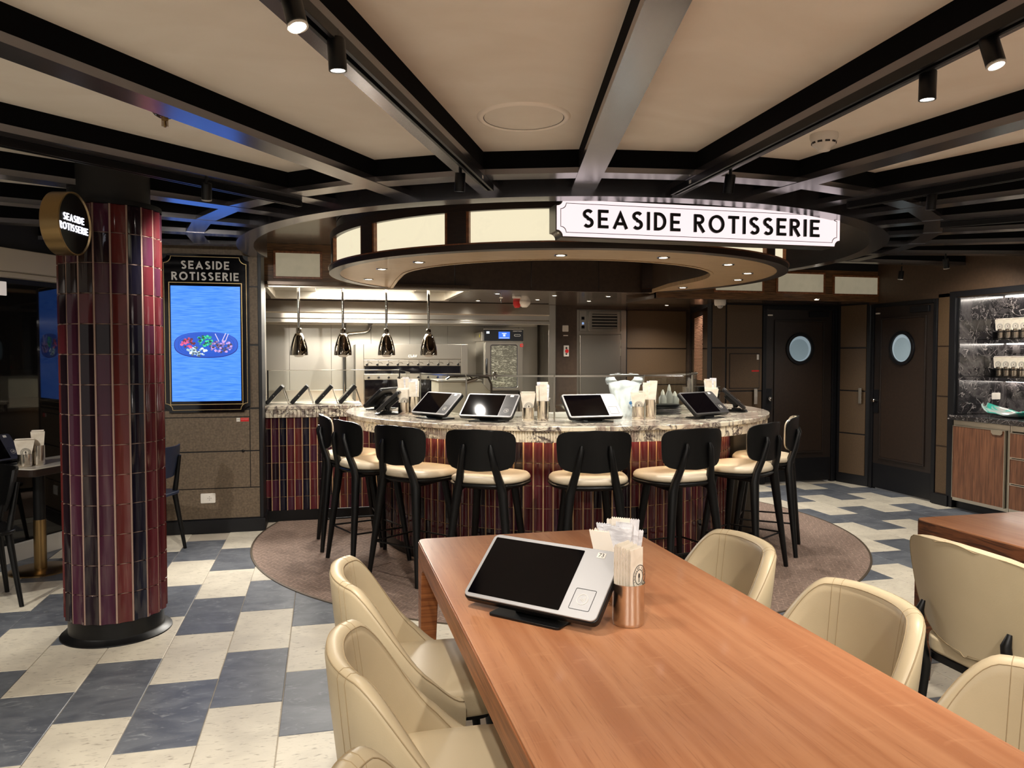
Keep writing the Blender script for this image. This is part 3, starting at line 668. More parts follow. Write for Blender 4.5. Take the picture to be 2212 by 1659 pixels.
# menu board
mb = thing('menu_board', 'tall black menu board with gold outline, title and lit blue screen', 'menu board', (-.955, WY, 1.685))
X = frame((0, 0, 0), (1, 0, 0), (0, 0, 1)); BW, BH = .66, 1.29
part('board', M().prism(plaque(BW + .03, BH + .03, .05), 0, .028, 0, X), m_blackgloss, mb, smooth=.5)
g = M(); g.strip(plaque(BW - .01, BH - .01, .055), plaque(BW - .018, BH - .018, .055), .028, .0292, 0, X, True); part('outer_line', g, m_brass_line, mb, smooth=0)
g = M(); a_ = [(-.288, .425), (.288, .425), (.288, -.595), (-.288, -.595)]; g.strip(a_, [(x * .978, .419 if y > 0 else -.589) for x, y in a_], .028, .0292, 0, X, True); part('inner_line', g, m_brass_line, mb, smooth=0)
part('title_top', (lambda l: [l[0].add(q.v, q.f) for q in l[1:]] and l[0])([q for _, q in letters('SEASIDE', .068, .19, X @ Matrix.Translation((0, .535, .028)), .003, .22)]), mat('silver_letters', (196, 192, 186), .5), mb, smooth=0)
part('title_bottom', (lambda l: [l[0].add(q.v, q.f) for q in l[1:]] and l[0])([q for _, q in letters('ROTISSERIE', .068, .19, X @ Matrix.Translation((0, .442, .028)), .003, .22)]), bpy.data.materials['silver_letters'], mb, smooth=0)
scr = part('screen', M().prism([(-.272, .395), (.272, .395), (.272, -.565), (-.272, -.565)], .028, .0285, 0, X), m_blue, mb, smooth=0)
def blob(cx, cy, rx, ry, n=18, jag=0): return [(cx + rx * math.cos(2 * PI * i / n) * (1 + jag * random.uniform(-1, 1)), cy + ry * math.sin(2 * PI * i / n) * (1 + jag * random.uniform(-1, 1))) for i in range(n)]
pcy = -.095
def sup(cx, cy, rx, ry, n=40, e=.8): return [(cx + rx * math.copysign(abs(math.cos(2 * PI * i / n)) ** e, math.cos(2 * PI * i / n)), cy + ry * math.copysign(abs(math.sin(2 * PI * i / n)) ** e, math.sin(2 * PI * i / n))) for i in range(n)]
part('plate_picture', M().prism(sup(0, pcy, .252, .108), .0285, .0288, 0, X), emi('plate_blue', (22, 84, 200)), scr, smooth=0)
ln = M(); ln.strip(sup(0, pcy, .252, .108), sup(0, pcy + .003, .246, .103), .0288, .029, 0, X, True)
for k in range(3): ln.strip(sup(0, pcy, .22 - .02 * k, .092 - .01 * k), sup(0, pcy, .218 - .02 * k, .091 - .01 * k), .0288, .029, 0, X, True)
part('plate_lines', ln, emi('line_blue', (10, 44, 140)), scr, smooth=0)
FOOD = [('ruby_food', (196, 70, 110), -.145, .018, .055, .04, 34), ('green_food', (40, 160, 120), -.01, .035, .06, .042, 46), ('pale_food', (170, 200, 215), -.075, -.055, .075, .036, 40), ('chop_food', (150, 120, 170), .115, -.012, .085, .055, 60)]
for nm, cl, fx, fy, rx, ry, cnt in FOOD:
    mats_ = [emi(nm + '_a', cl), emi(nm + '_b', tuple(min(255, int(c * 1.35)) for c in cl)), emi(nm + '_c', tuple(int(c * .5) for c in cl))]
    f = M()
    for k in range(cnt):
        a = random.uniform(0, 2 * PI); r = math.sqrt(random.random()); s = random.uniform(.007, .014)
        f.prism(blob(fx + rx * r * math.cos(a), pcy + fy + ry * r * math.sin(a), s, s * .8, 7, .3), .0288, .0290 + .00001 * k, k % 3, X)
    part('food_picture', f, mats_, scr, smooth=0)
bn = M()
for x0, y0, x1, y1 in ((.07, .10, .10, .03), (.155, .105, .125, .035), (.175, .10, .15, .03)): ribbon(bn, [(x0, pcy + y0 - .005), (x1, pcy + y1)], .007, .0288, .0296, X)
part('bone_picture', bn, emi('bone_white', (200, 196, 235)), scr, smooth=0)

# smoked glass wall at the far left
dgl = Vector((.20, .37, 0)).normalized(); ngl = Vector((dgl.y, -dgl.x, 0)); pgl = Vector((-2.26, 6.17, 0))
Xg = frame(pgl, dgl, (0, 0, 1))     # local x along the wall, y up, z towards the room
gw = M().box(-5.2, .92, .13, 2.16, -.02, 0, 0, Xg)
wall_glass = struct('wall_glass', M().box(-5.2, .92, 0, 2.7, -.12, -.03, 0, Xg), m_blackmatte, smooth=0)
for k in range(4): part('glass_panel', M().box(-5.2 + 1.53 * k, -5.2 + 1.53 * k + 1.52, .14, 2.02, -.03, 0, 0, Xg), m_mirror, wall_glass, smooth=0)
part('cornice', M().box(-5.2, .92, 2.10, 2.26, -.03, .10, 0, Xg).box(-5.2, .92, 2.06, 2.10, -.03, .05, 0, Xg), m_cream, wall_glass, bev=.008)
part('light_strip', M().box(-5.2, .1, 1.93, 2.03, .001, .012, 0, Xg), mat('pale_sign', (200, 190, 180), .5, emit=.35, ecol=(225, 214, 205)), wall_glass, bev=.004)
struct('baseboard_glass', M().box(-5.2, .92, 0, .13, -.03, .015, 0, Xg), mat('white_skirting', (196, 192, 184), .4), bev=.003)

# wall behind the bar, right part, and the two porthole doors
WB = 8.05
wb = M().box(4.30, 4.955, WB + .008, WB + .1, 0, 2.12).box(5.925, 5.99, WB + .008, WB + .1, 0, 2.12).box(4.955, 5.925, WB + .008, WB + .1, 2.06, 2.12)
wall_back = struct('wall_back', wb, m_frameblack, smooth=0)
for x0, x1 in ((4.315, 4.475), (4.495, 4.945)):
    for z0, z1 in ((.12, .585), (.60, 1.085), (1.10, 1.583), (1.60, 2.085)):
        part('wall_panel', M().box(x0, x1, WB, WB + .01, z0, z1), m_brown, wall_back, bev=.0015)
hc = thing('hatch_cover', 'flush square access hatch in the brown wall left of the porthole doors', 'hatch', (4.72, WB - .001, 1.325))
part('cover', M().box(-.185, .185, -.006, 0, -.195, .195), m_brown, hc, bev=.002); fr_ = M().box(-.193, .193, -.003, 0, .195, .203).box(-.193, .193, -.003, 0, -.203, -.195).box(-.193, -.185, -.003, 0, -.2, .2).box(.185, .193, -.003, 0, -.2, .2)
part('joint', fr_, m_ink, hc, smooth=0); part('red_label', M().box(.09, .185, -.0075, -.006, -.008, .008), m_red, hc, smooth=0); part('pictogram', M().box(.155, .182, -.0075, -.006, .13, .19), m_white, hc, smooth=0)
def pull(loc, rz, lb):
    t = thing('pull_handle', lb, 'handle', loc, rz); part('bar', M().box(-.022, .022, -.03, -.022, -.09, .09), m_steel, t, bev=.003); part('standoff', M().box(-.008, .008, -.024, 0, .05, .065).box(-.008, .008, -.024, 0, -.065, -.05), m_steel, t)
pull((4.855, WB, 1.03), 0, 'flat steel pull plate left of the left porthole door')
def door(n, loc, rz, lb):
    d = OBJ('door_%d' % n, None, None, loc, (0, 0, rz)); d['kind'] = 'structure'; d['label'] = lb
    part('door_leaf', M().box(-.44, .44, .01, .05, .015, 2.04), m_door, d, bev=.002)
    part('door_frame', M().box(-.487, -.44, -.01, .05, 0, 2.08).box(.44, .487, -.01, .05, 0, 2.08).box(-.44, .44, -.01, .05, 2.04, 2.08), m_frameblack, d, bev=.003)
    part('door_panel', M().box(-.315, .315, .0, .012, .37, 1.90), m_doorpanel, d, bev=.004)
    mo = M().box(-.335, .335, -.006, .01, 1.90, 1.92).box(-.335, .335, -.006, .01, .35, .37).box(-.335, -.315, -.006, .01, .37, 1.90).box(.315, .335, -.006, .01, .37, 1.90)
    part('moulding', mo, m_door, d, bev=.003)
    part('kick_plate', M().box(-.43, .43, .004, .012, .02, .29), m_frameblack, d, bev=.001)
    Xp = frame((0, 0, 1.583), (1, 0, 0), (0, 0, 1)); 
    el = lambda r, e=1.0: [(r * math.cos(2 * PI * i / 40), r * e * math.sin(2 * PI * i / 40)) for i in range(40)]
    pr = M(); pr.strip(el(.185), el(.148), -.005, .022, 0, Xp, True); ph = part('porthole_rim', pr, m_frameblack, d, bev=.004)
    part('porthole_pane', M().prism(el(.150), -.002, .002, 0, Xp), m_frost2, d, smooth=.5); part('porthole_inner', M().prism(el(.125), .002, .0035, 0, Xp @ Matrix.Translation((-.008 if n == 1 else .0, -.012, 0))), m_frost, ph, smooth=.5)
    kn = part('door_knob', M().lathe([(.030, .0), (.030, .006), (.012, .010), (.012, .03), (.024, .038), (.026, .052), (.012, .058)], 20, X=frame((-.40, .01, 1.0), (1, 0, 0), (0, 0, 1))), m_chromerod, d)
    part('lock_plate', M().box(-.435, -.36, .0, .01, .86, 1.12), m_frameblack, d, bev=.001); part('number_plate', M().box(-.42, -.36, -.002, .01, 1.965, 1.98), m_white, d)
    part('door_closer', M().box(.12, .38, -.02, .012, 1.955, 2.02), m_frameblack, d, bev=.004)
    return d
door(1, (5.44, WB, 0), 0, 'dark brown door with a round frosted porthole, left of the two')
door(2, (6.03, 7.08, 0), R_(-90), 'dark brown door with a round frosted porthole, right of the two')
# chamfered wall strip between the doors
p0, p1 = Vector((5.935, 8.0, 0)), Vector((6.025, 7.62, 0)); Xc = frame(p0, p1 - p0, (0, 0, 1)); Lc = (p1 - p0).length
wc = struct('wall_corner', M().box(-.02, Lc + .02, 0, 2.12, -.08, -.008, 0, Xc), m_frameblack, smooth=0)
for z0, z1 in ((.12, .585), (.60, 1.085), (1.10, 1.583), (1.60, 2.085)): part('wall_panel', M().box(.02, Lc - .02, z0, z1, -.01, 0, 0, Xc), m_brown, wc, bev=.0015)
ph_ = thing('pull_handle', 'flat steel pull plate on the wall strip between the porthole doors', 'handle', (0, 0, 0)); part('bar', M().box(Lc - .09, Lc - .05, .95, 1.13, .022, .03, 0, Xc), m_steel, ph_, bev=.003); part('standoff', M().box(Lc - .078, Lc - .062, .99, 1.0, 0, .024, 0, Xc).box(Lc - .078, Lc - .062, 1.08, 1.09, 0, .024, 0, Xc), m_steel, ph_)
# right wall
wr = M().box(6.035, 6.12, 6.385, 6.593, 0, 2.12).box(6.035, 6.12, -3, 7.70, 2.07, 2.66).box(6.035, 6.12, -3, 3.4, 0, 2.1)
wall_right = struct('wall_right', wr, m_brown2, smooth=0)
for z0, z1 in ((.12, .585), (.60, 1.085), (1.10, 1.583), (1.60, 2.085)): part('wall_panel', M().box(6.022, 6.036, 6.435, 6.575, z0, z1), m_brown, wall_right, bev=.0015)
struct('trim_2', M().box(6.015, 6.05, 6.355, 6.43, 0, 2.13).box(6.015, 6.05, 3.4, 6.36, 2.075, 2.13), m_frameblack, bev=.002)
struct('baseboard_right', M().box(6.0, 6.04, 6.40, 6.60, 0, .11).box(6.06, 6.08, 3.4, 6.40, 0, .10), m_frameblack, bev=.002)
struct('baseboard_back', M().box(4.3, 4.95, WB - .02, WB, 0, .11), m_frameblack, bev=.002)

# marble niche with shelves and cabinets
nb = M().box(6.63, 6.70, 3.4, 6.40, .9, 2.13).box(6.05, 6.63, 6.34, 6.40, .9, 2.13).box(6.05, 6.7, 3.4, 6.4, 2.09, 2.15)
wn = struct('wall_niche', nb, m_blackmatte, smooth=0)
for i, (z0, z1) in enumerate(((.93, 1.295), (1.30, 1.655), (1.66, 2.09))):
    part('stone_panel', M().box(6.05, 6.625, 6.328, 6.341, z0, z1), m_blackmarble, wn, bev=.0008)
    for k in range(4): part('stone_panel', M().box(6.618, 6.631, 6.325 - .585 * (k + 1), 6.325 - .585 * k - .003, z0, z1), m_blackmarble, wn, bev=.0008)
part('led_strip', M().box(6.55, 6.58, 3.5, 6.3, 2.078, 2.09), m_ledw, wn, smooth=0)
for i, z in enumerate((1.655, 1.285)):
    sh = thing('stone_shelf', ('upper' if i == 0 else 'lower') + ' black stone shelf with napkin cups in the right niche', 'shelf', (0, 0, z))
    part('shelf_board', M().box(6.40, 6.62, 3.6, 6.41 - .08, -.035, 0), m_blackmarble, sh, bev=.002)
    part('led_strip', M().box(6.58, 6.60, 3.7, 6.30, -.043, -.035), m_ledw, sh, smooth=0)
ct = thing('stone_worktop', 'black veined stone worktop along the right niche', 'worktop', (0, 0, .924))
part('slab', M().box(5.93, 6.62, 3.4, 6.34, -.045, 0), m_blackmarble, ct, bev=.006, seg=3)
def cabinet(y0, y1, drawers, lb):
    t = thing('base_cabinet', lb, 'cabinet', (5.97, y1, .09)); w = y1 - y0
    part('body', M().box(.02, .62, -w, 0, 0, .785), m_steeldark, t, smooth=0)
    part('face_frame', M().box(0, .02, -w, -w + .025, 0, .785).box(0, .02, -.02, 0, 0, .785).box(0, .02, -w + .025, -.02, .735, .785).box(0, .02, -w + .025, -.02, 0, .03), m_steel, t, bev=.0015)
    if not drawers:
        dr = part('door', M().box(-.022, -.002, -w + .035, -.02, .035, .73), m_walnut, t)
        part('edge_profile', M().box(-.026, .0, -w + .030, -w + .036, .030, .735).box(-.026, .0, -.021, -.015, .030, .735).box(-.026, .0, -w + .036, -.021, .729, .735).box(-.026, .0, -w + .036, -.021, .030, .036), m_steel, dr)
        part('handle', M().prism([(-w + .05, .729), (-w + .05, .705), (-w + .07, .690), (-w + .15, .690), (-w + .17, .705), (-w + .175, .729)], -.034, -.026, 0, Matrix(((0, 0, 1, 0), (1, 0, 0, 0), (0, 1, 0, 0), (0, 0, 0, 1)))), m_steel, dr)
    else:
        z = .035
        for hgt in (.225, .225, .225):
            dr = part('drawer', M().box(-.022, -.002, -w + .035, -.02, z, z + hgt), m_walnut, t)
            part('edge_profile', M().box(-.026, .0, -w + .030, -w + .036, z, z + hgt).box(-.026, .0, -.021, -.015, z, z + hgt).box(-.026, .0, -w + .036, -.021, z + hgt - .006, z + hgt).box(-.026, .0, -w + .036, -.021, z, z + .006), m_steel, dr)
            z += hgt + .008
cabinet(5.66, 6.30, False, 'walnut cabinet with one door and steel edges under the stone worktop')
cabinet(5.10, 5.655, True, 'walnut drawer cabinet cut by the right edge of the photo')
cabinet(4.5, 5.095, True, 'walnut drawer cabinet beyond the right edge of the photo')
outlet((6.49, 6.328, 1.10), 0, 'white double switch on the black stone side of the niche', .10, .066, 'switch')

# ------------------------------------------------------------------ glazed tile cladding
def glaze_tile(w, h, d=.010, name='tile'):
    m = M(); n = 6; ps = []
    for i in range(n + 1):
        u = -1 + 2 * i / n; ps.append((u * w / 2, -.003 - d * abs(u) ** 2.0))
    e = .0015; vs = []
    for z, k in ((0, .7), (e, 1), (h - e, 1), (h, .7)):
        for x, y in ps: vs.append((x, y * k, z))
    for x in (-w / 2, w / 2):
        pass
    fs = []
    for j in range(3):
        for i in range(n): fs.append((j * (n + 1) + i, j * (n + 1) + i + 1, (j + 1) * (n + 1) + i + 1, (j + 1) * (n + 1) + i))
    b0 = len(vs); vs += [(-w / 2, .004, 0), (w / 2, .004, 0), (w / 2, .004, h), (-w / 2, .004, h)]
    fs += [[b0, b0 + 1] + list(range(n, -1, -1)), [b0 + 3, b0 + 2] + [3 * (n + 1) + i for i in range(n, -1, -1)],
           (b0 + 1, b0 + 2, 4 * (n + 1) - 1, 3 * (n + 1) - 1, 2 * (n + 1) - 1, n), (b0, b0 + 3, 3 * (n + 1), 2 * (n + 1), n + 1, 0), (b0, b0 + 1, b0 + 2, b0 + 3)]
    m.add(vs, fs); return m
_tm = {}
def glaze_mesh(w, h, k):
    key = (round(w, 4), round(h, 4), k)
    if key not in _tm: _tm[key] = glaze_tile(w, h).mesh('glazed_tile_%d' % len(_tm), GLZ[k], .6)
    return _tm[key]

# ------------------------------------------------------------------ tiled pillar
PX, PY, PR = -1.112, 4.575, .238
pil = thing('tiled_pillar', 'round pillar clad in long glazed wine red and plum tiles', 'pillar', (PX, PY, 0))
part('core', M().lathe([(PR, .112), (PR, 2.275)], 64), m_pinkgrout, pil)
part('base_skirt', M().lathe([(.236, 0), (.236, .112)], 64), m_black, pil)
part('base_flange', M().lathe([(.278, -.002), (.276, .006), (.242, .020), (.234, .03)], 64), m_black, pil)
part('capital', M().lathe([(.20, 2.27), (.20, 2.62)], 48), m_blackmatte, pil); part('top_ring', M().lathe([(.255, 2.275), (.255, 2.30), (.20, 2.30)], 64, cap=False), m_black, pil)
NC = 20; tw = 2 * PI * (PR + .002) / NC - .0085; hrow = .1555
seq = [1, 2, 0, 1, 4, 3, 2, 1, 0, 2, 1, 3, 2, 0, 1, 2, 3, 1, 0, 4, 1, 2, 3, 0]
# the columns that face the camera, left to right
front = [0, 1, 3, 2, 1, 2, 1, 3, 4, 0, 0]
hid = M()
for c in range(NC):
    t = R_(-90 - 13.7) + 2 * PI * (c - 5) / NC; vis = c <= 10
    k = front[c] if vis else seq[c]
    for r in range(15):
        z = .110 + r * hrow; h = min(hrow - .0045, 2.275 - z)
        if h < .02: continue
        kk = k if r < 9 or (c * 7 + r) % 3 else (k + 1) % 3
        if vis: OBJ('tile', glaze_mesh(tw, h, kk), pil, (PR * math.cos(t), PR * math.sin(t), z), (0, 0, t + PI / 2))
        else: g = glaze_tile(tw, h); hid.add(g.v, g.f, kk, Matrix.Translation((PR * math.cos(t), PR * math.sin(t), z)) @ Matrix.Rotation(t + PI / 2, 4, 'Z'))
part('tile_field', hid, GLZ, pil, kind='stuff', smooth=.6)
gj = M()
for c in range(NC):
    t = R_(-90 - 13.7) + 2 * PI * (c - 5 + .5) / NC; gj.box(-.0044, .0044, -.0125, .004, .112, 2.275, 0, Matrix.Translation((PR * math.cos(t), PR * math.sin(t), 0)) @ Matrix.Rotation(t + PI / 2, 4, 'Z'))
part('grout_joints', gj, m_pinkgrout, pil, kind='stuff', smooth=0)
# round blade sign on the pillar
rs = thing('round_blade_sign', 'round brass rimmed blade sign with white glowing title on the pillar', 'sign', (-1.20, 4.15, 2.135), 0)
q = frame((0, 0, 0), (math.sin(R_(12)), math.cos(R_(12)), 0), (0, 0, 1))   # face normal points towards +X, a little to the camera
part('brass_rim', M().lathe([(.149, -.045), (.151, -.043), (.151, .043), (.149, .045), (.144, .045), (.142, .036)], 72, X=q, cap=False), m_brass, rs, smooth=.6)
part('face', M().lathe([(.1425, -.04), (.1425, .034)], 72, X=q), mat('sign_black', (5, 5, 7), .3, spec=.2), rs, smooth=.6)
mt_l = mat('glow_letters', (250, 250, 255), .5, emit=.9, ecol=(240, 242, 255))
for w_, zz in (('SEASIDE', .008), ('ROTISSERIE', -.038)):
    for c, lm in letters(w_, .034, .165, q @ Matrix.Translation((0, zz, .034)), .004, .20): part('letter', lm, mt_l, rs, smooth=0)
part('bracket', M().box(-.02, .02, .150, .20, -.02, .02, 0, Matrix.Rotation(R_(-12), 4, 'Z')), m_black, rs)

# ------------------------------------------------------------------ bar counter
bar = thing('round_bar_counter', 'round bar counter with veined white marble top and wine red tiles', 'bar counter', (CX, CY, 0))
AL, AR = -196, 8
part('marble_top', M().arc(.98, 1.76, AL, AR, 1.018, 1.05, 110), m_marble, bar, bev=.006, seg=3, smooth=.5)
fl = M(); O2 = []; I3 = []; nf = 340
for i in range(nf * 3 + 1):
    t = R_(AL + (AR - AL) * i / (nf * 3)); r = 1.742 if i % 3 else 1.732
    O2.append((r * math.cos(t), r * math.sin(t))); I3.append((1.70 * math.cos(t), 1.70 * math.sin(t)))
fl.strip(O2, I3, .945, 1.017)
part('fluted_apron', fl, m_marble, bar, smooth=.5)
part('underside', M().arc(1.40, 1.70, AL, AR, .985, 1.017, 90), m_blackmatte, bar, smooth=.5)
part('led_strip', M().arc(1.50, 1.52, -190, -33, .972, .984, 80), m_led, bar, smooth=.5)
RB = 1.45; BA0, BA1 = -192, -33
part('core', M().arc(1.15, RB, BA0, BA1, .0, .985, 110), m_blackgrout, bar, smooth=.5)
part('plinth', M().arc(RB - .1, RB + .004, BA0, BA1, 0, .085, 110), m_black, bar, smooth=.5)
nc = int(R_(BA1 - BA0) * RB / .0665); ang = (BA1 - BA0) / nc; tw2 = R_(ang) * (RB + .002) - .0095
random.seed(11); hid = M(); bz = .985
colk = [random.choice([0, 0, 1, 1, 2, 2, 3, 0]) for _ in range(nc)]
for c in range(nc):
    t = R_(BA0 + ang * (c + .5)); z = bz
    for r in range(7):
        h = .055 if r == 0 else .155
        z0 = max(z - h, .087); hh = z - z0 - .0045
        if hh < .02: break
        k = colk[c] if r < 3 or (c * 5 + r * 3) % 4 else random.choice([0, 1, 2])
        X = Matrix.Translation((RB * math.cos(t), RB * math.sin(t), z0)) @ Matrix.Rotation(t + PI / 2, 4, 'Z')
        if r < 5: OBJ('tile', glaze_mesh(tw2, hh, k), bar, (RB * math.cos(t), RB * math.sin(t), z0), (0, 0, t + PI / 2))
        else: g = glaze_tile(tw2, hh); hid.add(g.v, g.f, k, X)
        z = z0
part('tile_field', hid, GLZ, bar, kind='stuff', smooth=.6)
gj = M()
for c in range(nc + 1):
    t = R_(BA0 + ang * c); gj.box(-.0046, .0046, -.0120, .004, .087, .985, 0, Matrix.Translation((RB * math.cos(t), RB * math.sin(t), 0)) @ Matrix.Rotation(t + PI / 2, 4, 'Z'))
part('grout_joints', gj, m_blackgrout, bar, kind='stuff', smooth=0)
# bag hooks under the counter
hk = [(-108.5), (-93), (-76.5), (-127), (-146)]
for a in hk:
    t = R_(a); X = Matrix.Translation((1.463 * math.cos(t), 1.463 * math.sin(t), .915)) @ Matrix.Rotation(t + PI / 2, 4, 'Z')
    k = M()
    for s in (-1, 1): k.tube([(0, 0, .012), (s * .012, -.012, .008), (s * .024, -.028, -.004), (s * .034, -.036, .010)], .0035, 6, X=X)
    k.lathe([(.011, 0), (.009, .004)], 12, X=X @ Matrix.Translation((0, 0, .008)) @ Matrix.Rotation(R_(90), 4, 'X'))
    part('bag_hook', k, m_black, bar)
# open staff end on the right, steel pedestal
part('pedestal', M().prism(rrect(.30, .26, .11, 8, 1.62 * math.cos(R_(-24)) - .02, 1.62 * math.sin(R_(-24)) + .16), .02, .985), m_steeldark, bar, smooth=.6)
part('pedestal_base', M().prism(rrect(.31, .27, .11, 8, 1.62 * math.cos(R_(-24)) - .02, 1.62 * math.sin(R_(-24)) + .16), 0, .03), m_black, bar, smooth=.6)
part('inner_shelf', M().arc(1.0, 1.44, -33, 2, .70, .72, 20).arc(1.0, 1.44, -33, 2, .40, .42, 20).arc(.99, 1.0, -33, 2, .1, .985, 20), m_steel, bar, smooth=.5)
part('shelf_liner', M().arc(1.02, 1.42, -32, 0, .721, .86, 20), m_cream, bar, smooth=.5)
yc = M().box(-.10, .10, -.02, .10, 0, .05); single('folded_cloth', yc, m_yellow, 'yellow folded cloth in the open end of the bar', 'cloth', loc=(CX + 1.30, CY - .62, .555), rot=(0, 0, R_(-30)), bev=.01)
part('inner_panel', M().arc(.97, .985, AL, AR, .05, 1.017, 80), m_steel, bar, smooth=.5)

# glass screen standing on the bar
gs = thing('curved_glass_screen', 'curved clear glass guard with steel rail around the inner bar', 'glass screen', (CX, CY, 1.05))
gb = [-172, -140, -107, -74, -41, -12]
for a, b in zip(gb, gb[1:]):
    part('glass_pane', M().arc(1.186, 1.192, a + .25, b - .25, .004, .300, 16), m_glass, gs, smooth=.5)
    part('top_rail', M().arc(1.180, 1.198, a + .25, b - .25, .300, .312, 16), m_steel, gs, smooth=.5)
for a in gb:
    t = R_(a); part('post', M().lathe([(.006, 0), (.006, .30)], 10, 1.19 * math.cos(t), 1.19 * math.sin(t)), m_steel, gs)
part('top_shelf', M().arc(1.00, 1.188, -150, -20, .312, .318, 40), m_glass, gs, smooth=.5)

# ------------------------------------------------------------------ straight counter in front of the kitchen
lc = thing('kitchen_counter', 'straight counter with marble edge and dark red tiles below the heat lamps', 'counter', (0, 7.26, 0))
part('marble_top', M().box(-.55, .34, -.045, .60, 1.018, 1.05), m_marble, lc, bev=.005, seg=3)
fa = M(); a_ = []; b_ = []
n = 26; x0_ = -.55; wf = .89 / n
for i in range(n):
    for u in (0, .12, .5, .88): a_.append((x0_ + wf * (i + u), -.030 - (.010 if u else 0))); b_.append((x0_ + wf * (i + u), .0))
fa.strip(a_, b_, .945, 1.017); part('fluted_apron', fa, m_marble, lc, smooth=.9)
part('core', M().box(-.53, .62, .0, .58, .0, .985), m_blackgrout, lc, smooth=0)
part('plinth', M().box(-.53, .62, -.012, .1, 0, .10), m_black, lc)
random.seed(4)
for c in range(17):
    x = -.50 + .0665 * (c + .02); k = [2, 1, 4, 0, 3, 4, 0, 2, 1, 2, 3, 0, 1, 0, 2, 1, 0][c]; z = .945
    for r in range(7):
        h = .10 if r == 0 else .155; z0 = max(z - h, .10); hh = z - z0 - .0045
        if hh < .02: break
        OBJ('tile', glaze_mesh(.058, hh, k if (c + r) % 4 else (k + 1) % 3), lc, (x, -.001, z0)); z = z0
part('end_panel', M().box(-.56, -.545, -.05, .60, .10, 2.165), m_steelwall, lc, bev=.002)
gj = M()
for c in range(18):
    x = -.50 + .0665 * (c - .48); gj.box(x - .004, x + .004, -.0125, .002, .10, .945)
part('grout_joints', gj, m_blackgrout, lc, kind='stuff', smooth=0)
gl = thing('flat_glass_screen', 'flat clear glass guard over the straight counter below the heat lamps', 'glass screen', (0, 7.80, 1.05))
part('glass_pane', M().box(-.53, .73, -.004, .004, .004, .305), m_glass, gl, smooth=0)
part('top_rail', M().box(-.53, .73, -.007, .007, .305, .312), m_steel, gl, bev=.001)
part('side_post', M().box(-.535, -.522, -.007, .007, 0, .31).box(.728, .738, -.007, .007, 0, .31), m_black, gl)
part('return_pane', M().box(.735, .741, -.95, 0, .004, .305), m_glass, gl, smooth=0)

# ------------------------------------------------------------------ kitchen
kb = M().box(-2.0, 3.0, 10.31, 10.4, 0, 2.2)
wk = struct('wall_kitchen', kb, m_steeldark, smooth=0)
xs = [-2.0, -1.45, -.94, -.43, .092, .60, 1.108, 1.615, 2.12, 2.60, 2.865]
for a, b in zip(xs, xs[1:]): part('steel_panel', M().box(a + .002, b - .002, 10.30, 10.312, .2, 2.0), m_steelwall, wk, bev=.001)
wks = struct('wall_kitchen_right', M().box(2.90, 3.0, 9.86, 10.4, 0, 2.17), m_steeldark, smooth=0)
for a, b in ((9.87, 10.08), (10.085, 10.30)): part('steel_panel', M().box(2.888, 2.902, a, b, .2, 2.165), m_steelwall, wks, bev=.001)
struct('trim_3', M().box(2.885, 2.985, 9.83, 9.865, 0, 2.17), m_steel, bev=.004)
hd = thing('extractor_hood', 'wide stainless extractor hood along the kitchen back wall', 'extractor hood', (0, 9.62, 1.90))
hp = [(0, .0), (0, .045), (.03, .055), (.03, .115), (.0, .125), (.02, .265), (.66, .265), (.66, .0), (.60, .0), (.60, .03), (.06, .03), (.06, 0)]
Xh = Matrix(((0, 0, 1, 0), (1, 0, 0, 0), (0, 1, 0, 0), (0, 0, 0, 1)))
part('hood_body', M().prism(hp, -1.9, 2.84, 0, Xh), m_steel, hd, smooth=0, bev=.003)
part('hood_rail', M().box(-1.9, 2.84, -.012, .0, .0, .022), m_steel, hd, bev=.003)
pp = thing('steel_pipe', 'bent steel pipe on the kitchen wall behind the heat lamps', 'pipe', (0, 10.2, 0))
part('bend', M().tube([(.26, 0, 1.70), (.27, 0, 1.755), (.31, 0, 1.785), (.52, 0, 1.805), (.565, 0, 1.825), (.585, 0, 1.87), (.585, 0, 1.97)], .020, 14), m_chromerod, pp)
part('riser', M().tube([(.255, 0, 1.97), (.255, 0, .95)], .020, 14), m_chromerod, pp); part('flange', M().lathe([(.032, 1.90), (.032, 1.925)], 18, .585, 0).lathe([(.032, 1.90), (.032, 1.925)], 18, .255, 0), m_chromerod, pp)
bc = thing('back_worktop', 'stainless worktop along the kitchen back wall', 'worktop', (0, 9.70, 0)); part('top', M().box(-1.9, .36, .0, .58, .90, .94).box(-1.9, .36, .56, .59, .94, 1.06), m_steel, bc, bev=.003); part('cabinet_body', M().box(-1.9, .36, .03, .57, .05, .90), m_steelwall, bc)
